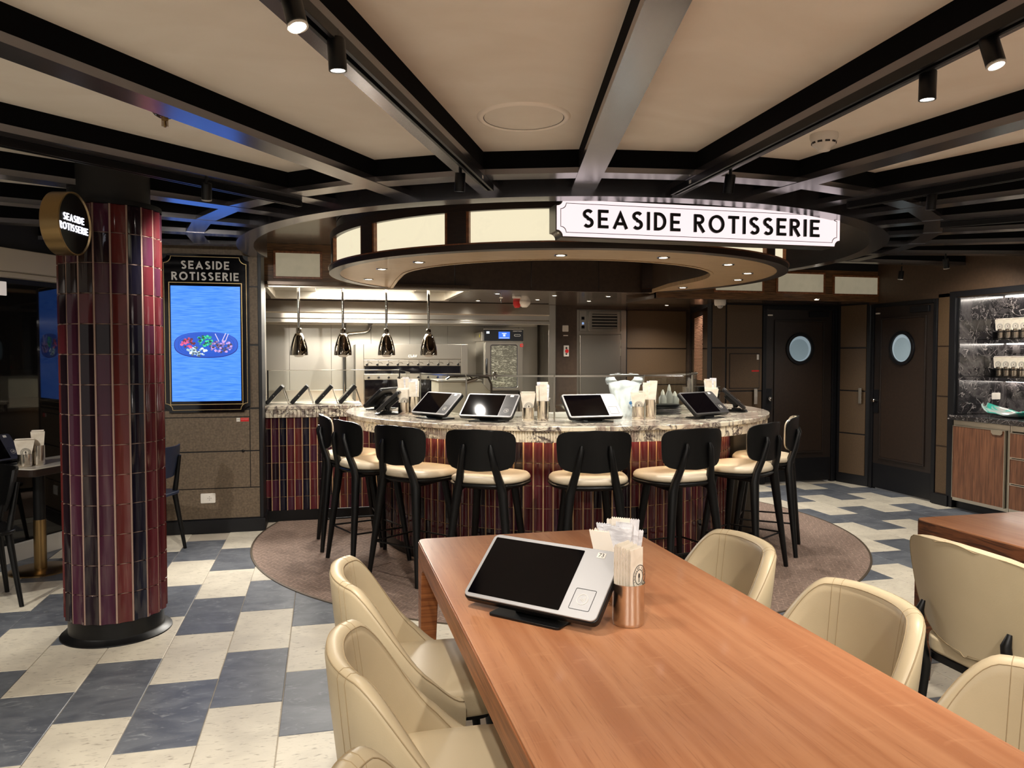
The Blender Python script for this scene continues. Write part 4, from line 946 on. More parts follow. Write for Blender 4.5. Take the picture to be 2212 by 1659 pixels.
# rotisserie oven
ro = thing('rotisserie_oven', 'wide stainless rotisserie oven with ten numbered spits', 'oven', (.375, 9.68, 0)); RW = 1.40
part('body', M().box(0, RW, .05, .60, .30, 1.64), m_steelwall, ro, bev=.003)
part('side_column', M().box(0, .10, 0, .05, .30, 1.645), m_steel, ro, bev=.003); part('side_column', M().box(RW - .085, RW, 0, .05, .30, 1.645), m_steel, ro, bev=.003)
part('top_panel', M().box(.102, RW - .087, .005, .05, 1.46, 1.645), m_steel, ro, bev=.002)
OBJ('lettering', font_mesh('CLAV', .045, m_white, frame((.70, .003, 1.495), (1, 0, 0), (0, 0, 1)), .0006), ro)
part('spit_panel', M().box(.102, RW - .087, .012, .05, 1.375, 1.452), m_steel, ro, bev=.002)
for i in range(10):
    x = .14 + i * (RW - .265) / 9
    part('spit_knob', M().lathe([(.015, 0), (.015, .02), (.008, .03)], 12, X=frame((x, .012, 1.392), (1, 0, 0), (0, 0, 1))), m_black, ro)
    kk = M(); ribbon(kk, [(x + .012 + .030 * math.cos(t) + .022, 1.392 + .022 * math.sin(t) + .004) for t in [PI - k * PI / 5 * .9 for k in range(6)]], .006, 0, .004, frame((0, .012, 0), (1, 0, 0), (0, 0, 1)))
    part('slot_rim', kk, m_steeldark, ro, smooth=0)
    OBJ('number', font_mesh(str(10 - i), .032, m_ink, frame((x + .012, .011, 1.432), (1, 0, 0), (0, 0, 1)), .0004), ro)
for z in (1.235,):
    part('spit_panel', M().box(.102, RW - .087, .012, .05, z - .03, z + .04), m_steel, ro, bev=.002)
    for i in range(10):
        x = .16 + i * (RW - .30) / 9; part('spit_knob', M().lathe([(.016, 0), (.014, .02)], 10, X=frame((x, .012, z - .004), (1, 0, 0), (0, 0, 1))), m_blue if False else m_black, ro)
part('glass_door', M().box(.11, RW - .095, .02, .03, 1.28, 1.37).box(.11, RW - .095, .02, .03, .75, 1.20), m_screen, ro)
# combi oven on a stand
co = thing('combi_oven', 'small combi steamer oven with lit blue display in the kitchen', 'oven', (2.0, 9.75, 0))
part('stand', M().box(.02, .04, .02, .04, 0, 1.03).box(.46, .48, .02, .04, 0, 1.03).box(.02, .48, .02, .5, 1.0, 1.04), m_steeldark, co)
part('body', M().box(0, .52, .03, .56, 1.045, 1.69).box(-.02, .50, .05, .56, 1.69, 1.81), m_steelwall, co, bev=.004)
part('control_panel', M().box(0, .52, -.005, .03, 1.69, 1.838), m_blackgloss, co, bev=.004)
part('panel_rim', M().box(-.003, .523, -.008, .03, 1.838, 1.848).box(-.003, .523, -.008, .03, 1.680, 1.690), m_steel, co, bev=.002)
dsp = part('display', M().box(.19, .34, -.0065, -.005, 1.72, 1.81), emi('display_blue', (60, 110, 230), 1.1), co, smooth=0)
part('display_mark', M().box(.235, .295, -.0072, -.0065, 1.782, 1.792).box(.25, .28, -.0072, -.0065, 1.75, 1.776).box(.20, .33, -.0072, -.0065, 1.728, 1.734), emi('display_white', (220, 232, 255), 1), dsp, smooth=0)
part('small_label', M().box(.03, .07, -.0065, -.005, 1.785, 1.815), mat('pale_label', (190, 205, 225), .5), co, smooth=0); part('yellow_label', M().box(-.022, -.02, .17, .20, 1.74, 1.78), m_yellow, co, smooth=0)
OBJ('lettering', font_mesh('CONVOTHERM', .017, m_white, frame((.44, -.006, 1.818), (1, 0, 0), (0, 0, 1)), .0003), co); rr_ = M(); Xq = frame((.44, -.006, 1.765), (1, 0, 0), (0, 0, 1)); rr_.strip(rrect(.085, .026, .012, 4), rrect(.078, .019, .009, 4), 0, .001, 0, Xq, True); part('badge_outline', rr_, m_white, co, smooth=0)
Xq = frame((.262, 0, 1.365), (1, 0, 0), (0, 0, 1))
dr_ = M(); dr_.strip(rrect(.50, .62, .012, 4), rrect(.365, .565, .03, 4), -.03, .012, 0, Xq, True); od = part('oven_door', dr_, m_steel, co, bev=.003)
g_ = M(); g_.strip(rrect(.367, .567, .03, 4), rrect(.345, .545, .03, 4), -.01, .008, 0, Xq, True); part('seal', g_, m_ink, od)
part('window', M().prism(rrect(.347, .547, .03, 4), -.004, .0, 0, Xq), mat('oven_glass', (70, 68, 58), .06, coat=.6, noise=[(9, (2, 1, 6), (128, 126, 112), .5, .66, 6, 1.4)]), od)
part('handle', M().tube([(.03, -.03, 1.26), (.022, -.055, 1.30), (.022, -.055, 1.42), (.03, -.03, 1.46)], .013, 10), m_black, od)
part('emblem', M().lathe([(.022, 0), (.022, .002)], 20, X=frame((.495, -.013, 1.635), (1, 0, 0), (0, 0, 1))), m_red, od); part('emblem_core', M().lathe([(.012, .002), (.012, .003)], 16, X=frame((.499, -.013, 1.635), (1, 0, 0), (0, 0, 1))), m_steel, od)
# refrigerator
rf = thing('upright_refrigerator', 'tall stainless refrigerator with slatted vent at the top', 'refrigerator', (3.33, 10.0, 0))
part('body', M().box(0, .72, .02, .5, .05, 2.13), m_steelwall, rf, bev=.003); part('face_frame', M().box(0, .035, 0, .02, .05, 2.12).box(.645, .72, 0, .02, .05, 2.12).box(.035, .645, 0, .02, 1.80, 1.835), m_steel, rf, bev=.002)
part('fridge_door', M().box(.045, .635, -.015, .018, .12, 1.785), m_steel, rf, bev=.008, seg=3); part('hinge', M().box(.632, .648, -.02, .0, 1.50, 1.60).box(.632, .648, -.02, .0, 1.64, 1.72), m_steel, rf)
part('control_strip', M().box(.045, .14, .0, .02, 1.84, 2.11), m_steel, rf, bev=.002); part('control_display', M().box(.070, .112, -.003, .0, 1.99, 2.03), m_blackgloss, rf); part('power_switch', M().box(.070, .115, -.003, .0, 1.87, 1.91), m_blackgloss, rf); part('control_glow', M().box(.078, .106, -.004, -.003, 1.925, 1.955), emi('pale_blue_display', (150, 180, 230), .6), rf, smooth=0)
vf = M(); Xv = frame((.405, 0, 1.972), (1, 0, 0), (0, 0, 1)); vf.strip(rrect(.46, .27, .02, 4), rrect(.37, .20, .012, 4), -.02, .008, 0, Xv, True); part('vent_frame', vf, m_steel, rf, bev=.003)
part('vent_back', M().box(.2, .6, .014, .02, 1.86, 2.08), m_blackmatte, rf, smooth=0)
for k in range(5): part('vent_slat', M().box(.22, .59, -.004, .012, 1.876 + .042 * k, 1.876 + .042 * k + .018), m_steel, rf, bev=.002)
# dark wall with the two switches, brown panels behind the bar
wbk = struct('wall_bar_back', M().box(2.985, 3.33, 9.98, 10.1, 0, 2.17).box(4.05, 5.4, 10.12, 10.2, 0, 2.17).box(3.33, 4.05, 10.01, 10.1, 2.13, 2.17), m_holepanel, smooth=0)
for z0, z1 in ((.12, .585), (.6, 1.085), (1.10, 1.59), (1.61, 2.13)): part('wall_panel', M().box(4.105, 5.00, 10.10, 10.122, z0, z1), m_brown, wbk, bev=.002)
part('panel_post', M().box(4.055, 4.10, 10.09, 10.122, 0, 2.17), m_frameblack, wbk)
outlet((3.165, 9.98, 1.868), 0, 'square white switch plate on the dark wall by the refrigerator', .085, .085, 'switch')
es = thing('emergency_switch', 'grey box with red emergency button on the dark wall by the refrigerator', 'switch', (3.175, 9.98, 1.565)); part('box', M().box(-.038, .038, -.02, 0, -.075, .075), m_white, es, bev=.006)
part('button', M().lathe([(.022, 0), (.026, .012), (.020, .018)], 18, X=frame((.004, -.02, -.002), (1, 0, 0), (0, 0, 1))), m_red, es); part('key_switch', M().lathe([(.014, 0), (.012, .008)], 16, X=frame((0, -.02, .04), (1, 0, 0), (0, 0, 1))).lathe([(.012, 0), (.010, .008)], 16, X=frame((0, -.02, -.042), (1, 0, 0), (0, 0, 1))), m_ink, es)
nl = thing('name_plate', 'small white label strip between the two switches', 'label', (3.17, 9.98, 1.773)); part('strip', M().box(-.032, .032, -.003, 0, -.006, .006), m_white, nl, smooth=0)
pa, pb = Vector((5.06, 10.1, 0)), Vector((4.33, 8.09, 0)); Xm = frame(pa, pb - pa, (0, 0, 1)); Lm = (pb - pa).length
wm = struct('wall_menu_column', M().box(-.03, Lm, 0, 2.17, -.1, 0, 0, Xm), m_frameblack, smooth=0)
part('panel', M().box(.15, Lm - .10, .5, 2.08, 0, .012, 0, Xm), m_blackgloss, wm, bev=.002)
tx = M(); random.seed(3)
for k in range(44):
    z = 1.99 - k * .0185; x = .60
    while x < 1.40:
        l = random.uniform(.04, .12); tx.box(x, min(x + l, 1.42), z, z + .0085, .012, .0135, 0, Xm); x += l + .02
part('menu_text', tx, mat('menu_letters', (120, 84, 60), .5, emit=.12, ecol=(190, 130, 90)), wm, smooth=0, kind='stuff')

# fittings of the kitchen ceiling
dc = thing('dome_camera', 'white dome camera under the ceiling left of the porthole doors', 'security camera', (4.158, 7.60, 2.10)); part('housing', M().lathe([(.062, .0), (.062, -.04), (.055, -.058)], 32), m_white, dc); part('dome', M().lathe([(.034, -.056), (.030, -.074), (.018, -.086), (.004, -.09)], 24), m_grey, dc)
dt = thing('smoke_detector', 'white smoke detector on the kitchen ceiling over the oven', 'smoke detector', (2.42, 9.30, 2.17)); part('detector_base', M().lathe([(.075, 0), (.075, -.02), (.05, -.055), (.03, -.07)], 28), m_white, dt)
dt = thing('alarm_strobe', 'red alarm strobe under the kitchen ceiling', 'alarm', (2.33, 9.32, 2.17)); part('strobe_body', M().lathe([(.05, 0), (.05, -.04), (.03, -.075)], 20), m_red, dt)
dt = thing('ceiling_device', 'flat white device on the kitchen ceiling beside a downlight', 'detector', (2.10, 8.42, 2.17)); part('body', M().prism(rrect(.09, .09, .02), -.025, 0), m_white, dt, bev=.004)
dt = thing('sprinkler', 'steel fire sprinkler in the bronze kitchen ceiling', 'sprinkler', (1.99, 8.72, 2.17)); part('rose', M().lathe([(.035, 0), (.02, -.012), (.008, -.014), (.006, -.06), (.012, -.062)], 18), m_chromerod, dt)
# heat lamps
hl = None
for i, x in enumerate((-.239, .185, .615, 1.042)):
    lb = ['leftmost', 'second from the left', 'third from the left', 'rightmost'][i]
    lb = 'polished chrome bell heat lamp on a rod, %s of the four' % lb
    if hl is None:
        hl = thing('heat_lamp', lb, 'heat lamp', (x, 7.9, 1.505), 0, 'chrome heat lamps over the kitchen counter')
        part('rod', M().lathe([(.0125, .285), (.0125, .70)], 16), m_chromerod, hl); part('thin_rod', M().lathe([(.007, .25), (.007, .29)], 12), m_chromerod, hl)
        part('socket', M().lathe([(.024, .205), (.026, .21), (.026, .262), (.022, .268), (.007, .27)], 24), m_chrome, hl)
        part('shade', M().lathe([(.084, .0), (.087, .002), (.086, .03), (.080, .08), (.068, .13), (.052, .18), (.036, .212), (.02, .22)], 40), m_chrome, hl, smooth=1)
        part('bulb', M().lathe([(.05, -.001), (.04, -.012), (.02, -.018)], 20), m_grey, hl)
    else: dup(hl, (x, 7.9, 1.505), 0, lb)

# ------------------------------------------------------------------ bar stools
def make_stool(label, loc, rz):
    t = thing('bar_stool', label, 'bar stool', loc, rz, 'black bar stools around the round bar')
    def seatpoly(s, n=36):
        P = []
        for i in range(n):
            a = 2 * PI * i / n; c, q = math.cos(a), math.sin(a); e = .78
            x = .252 * math.copysign(abs(c) ** e, c); y = .225 * math.copysign(abs(q) ** e, q)
            x *= 1 + .06 * (y / .215); P.append((x * s, y * s))
        return P
    m = M(); G = []
    for s, z in ((.90, .690), (.985, .696), (1, .708), (.985, .722), (.93, .735), (.78, .742), (.4, .744), (.02, .744)): G.append([(p[0], p[1], z) for p in seatpoly(s)])
    m.grid(G, cv=True); m.add([G[0][i] for i in range(36)], [list(range(36))]); m.add([G[-1][i] for i in range(36)], [list(range(36))]); part('seat', m, m_taupe, t, smooth=1.2)
    m = M(); G = []
    for s, z in ((.80, .655), (.96, .664), (1.02, .676), (1.02, .684), (.98, .690)): G.append([(p[0], p[1], z) for p in seatpoly(s)])
    m.grid(G, cv=True); m.add([G[0][i] for i in range(36)], [list(range(36))]); m.add([G[-1][i] for i in range(36)], [list(range(36))]); part('seat_base', m, m_blackwood, t, smooth=1)
    # curved back panel
    def bp(u, v, off):     # u -1..1, v 0..1 (height)
        ang = u * R_(34); r = .42 + off; x = r * math.sin(ang); y = -.235 - .018 * v + (.42 - r * math.cos(ang)) ; z = .775 + .265 * v
        return x, y, z
    def shell(o0, o1, k, name, mt):
        m = M(); nu, nv = 18, 14; fr = []; bk_ = []
        for j in range(nv + 1):
            hv = math.sin(PI / 2 * .985 * (2 * j / nv - 1)); v = .5 + .5 * hv; rowf = []; rowb = []
            lim = (1 - abs(hv) ** 4.6) ** (1 / 4.6) * (1 - .09 * (1 - v)) * k
            for i in range(nu + 1):
                u = math.sin(PI / 2 * (-1 + 2 * i / nu)) if False else -1 + 2 * i / nu
                vv = .5 + .5 * hv * k - .015 * u * u * hv
                a = bp(u * lim, vv, o0); b = bp(u * lim, vv, o1); rowf.append(a); rowb.append(b)
            fr.append(rowf); bk_.append(rowb)
        loopf = [fr[0][i] for i in range(nu + 1)] + [fr[j][nu] for j in range(1, nv + 1)] + [fr[nv][i] for i in range(nu - 1, -1, -1)] + [fr[j][0] for j in range(nv - 1, 0, -1)]
        loopb = [bk_[0][i] for i in range(nu + 1)] + [bk_[j][nu] for j in range(1, nv + 1)] + [bk_[nv][i] for i in range(nu - 1, -1, -1)] + [bk_[j][0] for j in range(nv - 1, 0, -1)]
        m.grid(fr); m.grid(bk_); m.grid([loopf, loopb], cv=True); return part(name, m, mt, t, smooth=.9)
    shell(-.0, .012, 1.0, 'backrest', m_blackwood); shell(-.020, .0, .955, 'back_pad', m_taupe)
    for s in (-1, 1):
        part('leg', M().tube([(s * .088, -.256, .945), (s * .092, -.262, .91), (s * .112, -.238, .80), (s * .135, -.205, .70), (s * .150, -.200, .64), (s * .178, -.222, .40), (s * .222, -.262, .0)],
             [.010, .019, .0235, .027, .031, .0255, .0155], 12), m_blackwood, t, smooth=1)
        part('leg', M().tube([(s * .125, .115, .675), (s * .155, .150, .40), (s * .200, .195, .0)], [.028, .0245, .0155], 12), m_blackwood, t, smooth=1)
        part('side_rail', M().tube([(s * .140, -.200, .652), (s * .150, -.10, .655), (s * .145, .03, .660), (s * .128, .115, .668)], [.020, .018, .018, .020], 10), m_blackwood, t, smooth=1)
    fz = .245
    part('footrest', M().tube([(-.195, -.232, fz), (-.178, .165, fz), (.178, .165, fz), (.195, -.232, fz), (-.195, -.232, fz)], .0065, 8), m_black, t)
    return t
stool = None
for a, lb in ((-176, 'black bar stool with beige seat, farthest left at the bar, half behind its neighbour'), (-158, 'black bar stool with beige seat, second from the left at the bar'), (-139.5, 'black bar stool with beige seat, third from the left, clear of the long table'),
              (-121, 'black bar stool with beige seat, fourth from the left, behind the table corner'), (-99.5, 'black bar stool seen squarely from behind, fifth from the left'), (-79.5, 'black bar stool with beige seat, third from the right at the bar'),
              (-57.5, 'black bar stool seen from the side, second from the right'), (-36.5, 'black bar stool farthest right, mostly behind its neighbour')):
    r = 1.715; loc = (CX + r * math.cos(R_(a)), CY + r * math.sin(R_(a)), .0045); rz = R_(a) + PI / 2   # local +y points to the bar
    stool = make_stool(lb, loc, rz) if stool is None else dup(stool, loc, rz, lb)

# ------------------------------------------------------------------ order screens
def make_device(name, label, loc, rz, face, w=.42, h=.235, tilt=40, group=None, cable=False, tag=None):
    """ordering screen on a low stand; local -y is the side the guest sits on"""
    t = thing(name, label, 'order screen', loc, rz, group)
    fm = m_silver if face == 'silver' else m_dgrey
    X = Matrix.Translation((0, -.055, .036)) @ Matrix.Rotation(R_(tilt), 4, 'X')      # plane: x right, y up the slope, z out
    part('stand_base', M().prism(rrect(.235, .18, .012, 4, 0, .02), .0, .007), m_black, t, bev=.0015)
    part('stand_arm', M().box(-.055, .055, .02, .035, .006, .115, 0, Matrix.Rotation(R_(-8), 4, 'X')).box(-.055, .055, -.02, .05, .006, .022), m_black, t, bev=.003)
    part('housing', M().prism(rrect(w, h, .020, 5, 0, h / 2), -.026, -.004, 0, X), m_black, t, bev=.004)
    part('back_hub', M().prism(rrect(.16, .13, .02, 4, 0, h / 2), -.055, -.026, 0, X), m_black, t, bev=.004)
    if face != 'black_plain': part('front_frame', M().prism(rrect(w - .006, h - .006, .018, 5, 0, h / 2), -.004, .0015, 0, X), m_silver if face in ('silver', 'rim') else m_dgrey, t, bev=.0015)
    sw = w * .70; sx = -w / 2 + .014 + sw / 2
    sc = part('screen', M().prism(rrect(sw, h - .030, .003, 2, sx, h / 2), .0015, .0022, 0, X), m_screen, t, smooth=0)
    px = sx + sw / 2 + (w / 2 - .008 - sx - sw / 2) / 2
    if face in ('rim',): part('side_panel', M().prism(rrect(w * .23, h - .030, .003, 2, px, h / 2), .0015, .002, 0, X), m_dgrey, t, smooth=0)
    c_ = M(); Xc_ = X @ Matrix.Translation((px, .062, 0)); c_.strip(rrect(.064, .068, .004, 2), rrect(.061, .065, .003, 2), .0016, .0024, 0, Xc_, True)
    cp = part('card_reader', c_, m_black, t, smooth=0)
    ic = M()
    circ = lambda r: [(r * math.cos(2 * PI * i / 28), r * math.sin(2 * PI * i / 28)) for i in range(28)]
    ic.strip(circ(.0170), circ(.0158), .0018, .0026, 0, Xc_, True)
    for k in range(4): ribbon(ic, _arc(-.010 + .001 * k, 0, .004 + .0035 * k, .004 + .0035 * k, -38, 38, 6), .0013, .0018, .0026, Xc_)
    part('contactless_mark', ic, m_white, cp, smooth=0)
    st = part('number_sticker', M().prism([(px - .013, h - .032), (px + .013, h - .032), (px + .013, h - .014), (px - .013, h - .014)], .0016, .0025, 0, X), m_white, t, smooth=0)
    if tag: OBJ('number', font_mesh(tag, .019, m_ink, X @ Matrix.Translation((px, h - .023, .0026)), .0002), st)
    if cable: part('cable', M().tube([(w / 2 - .02, .055, .10), (w / 2 + .012, .075, .085), (w / 2 + .020, .10, .04), (w / 2 + .005, .15, .006)], .0025, 8), m_black, t, smooth=1)
    return t
def dev_at(ang, r, rot, lb, face, w=.40):
    t = R_(ang); return make_device('order_screen', lb, (CX + r * math.cos(t), CY + r * math.sin(t), 1.05), R_(rot), face, w, .225, 42, 'order screens on the marble bar')
E1 = dev_at(-189, 1.50, -120, 'black order screen seen from its back edge at the left end of the round bar', 'dark')
E2 = dev_at(-168.5, 1.50, -100, 'black order screen seen edge on, left of the first napkin cups', 'dark')
E3 = dev_at(-143.5, 1.46, -60, 'dark faced order screen turned left, behind the third stool from the left', 'rim')
E4 = dev_at(-125, 1.47, -37, 'dark faced order screen with silver rim left of the middle napkin cups', 'rim')
E5 = dev_at(-96.0, 1.42, 5, 'silver faced order screen in front of the white plastic bag', 'silver')
E6 = dev_at(-59.5, 1.50, 26, 'black order screen tilted to the right, between the right napkin cups', 'dark')
E7 = dev_at(-27.5, 1.52, 62, 'black order screen seen nearly edge on at the right end of the bar', 'dark')
# the one on the long table
d73 = make_device('order_screen', 'large silver faced order screen numbered 73 on the long table', (.585, 2.126, .7505), R_(-46.8), 'silver', .445, .236, 40, None, True, '73')

# row of screens on the straight counter, seen from the side
def side_screen(x, lb, first=[None]):
    if first[0] is None:
        t = thing('counter_screen', lb, 'counter screen', (x, 7.36, 1.05), 0, 'four tilted screens on the straight kitchen counter')
        X = Matrix.Translation((0, .10, .012)) @ Matrix.Rotation(R_(-48), 4, 'Y')
        part('housing', M().box(0, .215, -.13, .13, -.018, .018, 0, X), m_black, t, bev=.004); part('screen', M().box(.01, .205, -.12, .12, .018, .0195, 0, X), m_screen, t, smooth=0)
        part('screw', M().lathe([(.006, 0), (.004, .003)], 10, X=X @ Matrix.Translation((.10, -.13, .0)) @ Matrix.Rotation(R_(90), 4, 'X')), m_chromerod, t)
        part('strut', M().tube([(.148, -.01, .155), (.195, -.01, .004)], .0035, 8).tube([(.148, .2, .155), (.195, .2, .004)], .0035, 8), m_steel, t); part('foot', M().box(-.02, .20, -.03, .22, 0, .006), m_steel, t, bev=.001)
        first[0] = t
    else: dup(first[0], (x, 7.36, 1.05), 0, lb)
for i, x in enumerate((-.515, -.295, -.075, .140)): side_screen(x, 'black screen tilted on a steel strut, %s of four on the straight counter' % ['leftmost', 'second from left', 'third from left', 'rightmost'][i])

# ------------------------------------------------------------------ napkin cups
def make_cup(label, loc, r=.043, h=.105, group=None):
    t = thing('steel_cup', label, 'cup', loc, 0, group)
    part('cup_wall', M().lathe([(r * .90, .0), (r * .97, .004), (r, .012), (r, h - .004), (r * 1.03, h - .001), (r * 1.03, h), (r * .97, h), (r * .95, h - .004), (r * .95, .006), (.001, .006)], 40), m_cup, t, smooth=.8)
    return t
def logo(X, R=.030, big=False):
    m = M(); n = 36; c = lambda r: [(r * math.cos(2 * PI * i / n), r * math.sin(2 * PI * i / n)) for i in range(n)]
    for r0, r1 in ((R, R * .95), (R * .62, R * .57)): m.strip(c(r0), c(r1), 0, .0006, 0, X, True)
    m.prism(blob(0, .10 * R, R * .13, R * .22, 10), 0, .0006, 0, X); m.box(-R * .04, R * .04, -R * .42, 0, 0, .0006, 0, X)
    if not big:
        for k in range(18):
            a = 2 * PI * k / 18; m.box(-R * .05, R * .05, -R * .08, R * .08, 0, .0006, 0, X @ Matrix.Translation((R * .78 * math.cos(a), R * .78 * math.sin(a), 0)) @ Matrix.Rotation(a - PI / 2, 4, 'Z'))
    return m
def napkins(label, loc, rz, wt=.115, wb=.062, h=.125, th=.034, cat='napkin bundle', lg=True, group='napkin bundles in cups on the bar'):
    t = thing('napkin_bundle', label, 'napkins', loc, rz, group); n = 7
    m = M(); G = []
    for k, f in enumerate((0, .25, .5, .75, 1)):
        w = wb + (wt - wb) * f ** .8; z = .01 + h * f; G.append([(-w / 2, -th / 2, z), (-w * .2, -th / 2 - .002, z), (w * .2, -th / 2 + .001, z), (w / 2, -th / 2, z), (w / 2 - .006, th * .1, z - .004 * (k == 4)), (w / 2 - .002, th / 2, z), (0, th / 2 + .002, z - .003), (-w / 2, th / 2, z)])
    m.grid(G, cv=True); m.add(G[0], [list(range(8))]); m.add(G[-1], [list(range(8))]); part('sleeve', m, m_napkin, t, smooth=.5)
    for i in range(4):
        y = -th / 2 + th * (i + .5) / 4; part('tissue', M().box(-wt / 2 + .006 + .002 * i, wt / 2 - .006, y - .0012, y + .0012, .02 + h, h + .012 + random.uniform(0, .006)), m_napkin_in, t, smooth=0)
    if lg: part('round_logo', logo(frame((.006, -th / 2 - .003, .046), (1, 0, 0), (0, 0, 1)), .030), m_ink, t, smooth=0)
    return t
def packets(label, loc, rz, n=7, h=.165, w=.052, group='wrapped packets in tall cups on the bar'):
    t = thing('wrapped_packets', label, 'packets', loc, rz, group)
    for i in range(n):
        m = M(); x0 = random.uniform(-.016, .016); y0 = -.018 + .036 * i / (n - 1); tl = random.uniform(-.10, .10); hh = h * random.uniform(.9, 1.05); a = random.uniform(-.3, .3); G = []
        for k in range(7):
            f = k / 6; ww = w * (.5 + .5 * min(1, f * 2.2)) * .5; bl_ = .0035 * math.sin(PI * f) + .0004; G.append([(x0 - ww + tl * hh * f, y0 - bl_, hh * f), (x0 + ww + tl * hh * f, y0 - bl_, hh * f), (x0 + ww + tl * hh * f, y0 + bl_, hh * f), (x0 - ww + tl * hh * f, y0 + bl_, hh * f)])
        m.grid(G, cv=True); m.add(G[-1], [(0, 1, 2, 3)]); part('packet', m, m_film if i % 2 else m_napkin, t, smooth=.4, rot=(0, 0, a * .5))
    return t
face_rz = lambda x, y: math.atan2(y, x) - PI / 2      # turn the printed side towards the guests in front
def bar_set(x, y, tall, lb_c, lb_n, kind, rz=None):
    h = .135 if tall else .088; r = .041 if tall else .043
    make_cup(lb_c, (x, y, 1.05), r, h, 'steel cups on the marble bar'); z = 1.05 + .012
    rz = face_rz(x, y) if rz is None else rz
    if kind == 'n': napkins(lb_n, (x, y, 1.05 + h * .55), rz, .108, .060, .100 + h * .35)
    else: packets(lb_n, (x, y, z), rz, 8, h + .115)
bar_set(.66, 6.60, True, 'tall steel cup at the back left of the bar behind an order screen', 'fan of white packets in the farthest left cup on the bar', 'p')
bar_set(.600, 6.045, False, 'short steel cup at the left of the bar, left of a taller one', 'printed napkin sleeves, leftmost on the bar', 'n')
bar_set(.672, 5.975, True, 'tall steel cup at the left of the bar, right of a short one', 'wrapped packets left of the dark order screens', 'p')
bar_set(1.385, 5.225, False, 'short steel cup in the middle of the bar front, left of a taller one', 'printed napkin sleeves in the middle of the bar front', 'n')
bar_set(1.485, 5.195, True, 'tall steel cup in the middle of the bar front beside the silver screen', 'wrapped packets in the middle of the bar front', 'p')
bar_set(2.185, 5.165, False, 'short steel cup in front of the white plastic bag', 'printed napkin sleeves in front of the plastic bag', 'n')
bar_set(2.285, 5.175, True, 'tall steel cup right of the white plastic bag', 'thin white packets right of the plastic bag', 'p')
bar_set(2.975, 5.560, False, 'short steel cup near the right end of the bar', 'printed napkin sleeves near the right end of the bar', 'n')
bar_set(3.020, 5.640, True, 'tall steel cup near the right end of the bar, behind the short one', 'sticks and packets behind the rightmost napkins on the bar', 'p')
# near table set
make_cup('steel cup holding folded paper sleeves, front one on the long table', (.822, 2.003, .7505), .0445, .118)
make_cup('dark steel cup holding clear wrapped packets, behind on the long table', (.868, 2.185, .7505), .042, .135)
ns = thing('napkin_stack', 'stack of beige paper sleeves with round logo in the front cup on the long table', 'napkins', (.822, 2.003, .759), R_(38))
for i in range(13):
    y = -.026 + i * .0042; zz = .206 + .001 * i - (.003 if i % 3 == 0 else 0); m = M(); w = .060 + .0008 * i
    m.box(-w / 2, w / 2, y, y + .0012, .006, zz); m.box(-w / 2 + .001, w / 2 - .002, y + .0022, y + .0030, .006, zz - .005)
    m.box(w / 2 - .0006, w / 2, y, y + .003, .006, zz - .002)
    for q_ in range(10): m.add([(-w / 2 + w * q_ / 10, y, zz), (-w / 2 + w * (q_ + 1) / 10, y, zz), (-w / 2 + w * (q_ + .5) / 10, y, zz + .003)], [(0, 1, 2)])
    part('paper_sleeve', m, m_napkin if i % 2 == 0 else m_napkin_in, ns, smooth=0)
lgX = frame((.012, -.0266, .125), (1, 0, 0), (0, 0, 1)); lgo = M()
wr_ = part('front_sleeve', M().box(-.034, .034, -.0262, -.025, .006, .206), m_napkin, ns, smooth=0)
part('round_logo', logo(lgX, .034, True), m_ink, wr_, smooth=0)
def ring_text(txt, X, R, size, mt, parent, a0=200, a1=-160):
    n = len(txt)
    big = M()
    for i, ch in enumerate(txt):
        if ch == ' ': continue
        a = R_(a0 + (a1 - a0) * i / n); me = font_mesh(ch, size, mt, X @ Matrix.Translation((R * math.cos(a), R * math.sin(a), .0003)) @ Matrix.Rotation(a - PI / 2, 4, 'Z'), .0002)
        big.add([v.co for v in me.vertices], [list(p.vertices) for p in me.polygons]); bpy.data.meshes.remove(me)
    return part('ring_lettering', big, mt, parent, smooth=0)
ring_text('INDULGE FOOD HALL * ', lgX, .0262, .0085, m_ink, wr_)
tp = thing('wrapped_packets', 'crinkled clear and white packets in the rear cup on the long table', 'packets', (.868, 2.185, .760), R_(-40))
random.seed(21)
for i in range(15):
    m = M(); hh = random.uniform(.200, .250); x0 = random.uniform(-.014, .014); y0 = -.028 + .056 * i / 14; tl = (-.30 if i == 0 else random.uniform(-.17, .15)); wtp = random.uniform(.026, .036); G = []
    for k in range(9):
        f = k / 8; ww = wtp * (.45 + .55 * min(1, f * 1.8)); bl_ = .003 * math.sin(PI * f) + .0005; wob = .003 * math.sin(7 * f + i)
        G.append([(x0 - ww + tl * hh * f, y0 - bl_ + wob, hh * f), (x0 + tl * hh * f, y0 - bl_ * 1.6 - wob, hh * f), (x0 + ww + tl * hh * f, y0 - bl_ + wob, hh * f), (x0 + ww + tl * hh * f, y0 + bl_ + wob, hh * f), (x0 - ww + tl * hh * f, y0 + bl_ + wob, hh * f)])
    m.grid(G, cv=True); m.add(G[-1], [list(range(5))]); b_ = G[-1]; nz = 9
    for q_ in range(nz):
        xa = b_[0][0] + (b_[2][0] - b_[0][0]) * q_ / nz; xb = b_[0][0] + (b_[2][0] - b_[0][0]) * (q_ + 1) / nz; m.add([(xa, b_[0][1], b_[0][2]), (xb, b_[0][1], b_[0][2]), ((xa + xb) / 2, b_[0][1], b_[0][2] + .004)], [(0, 1, 2)])
    part('packet', m, m_film if i % 4 else m_napkin_in, tp, smooth=.35)

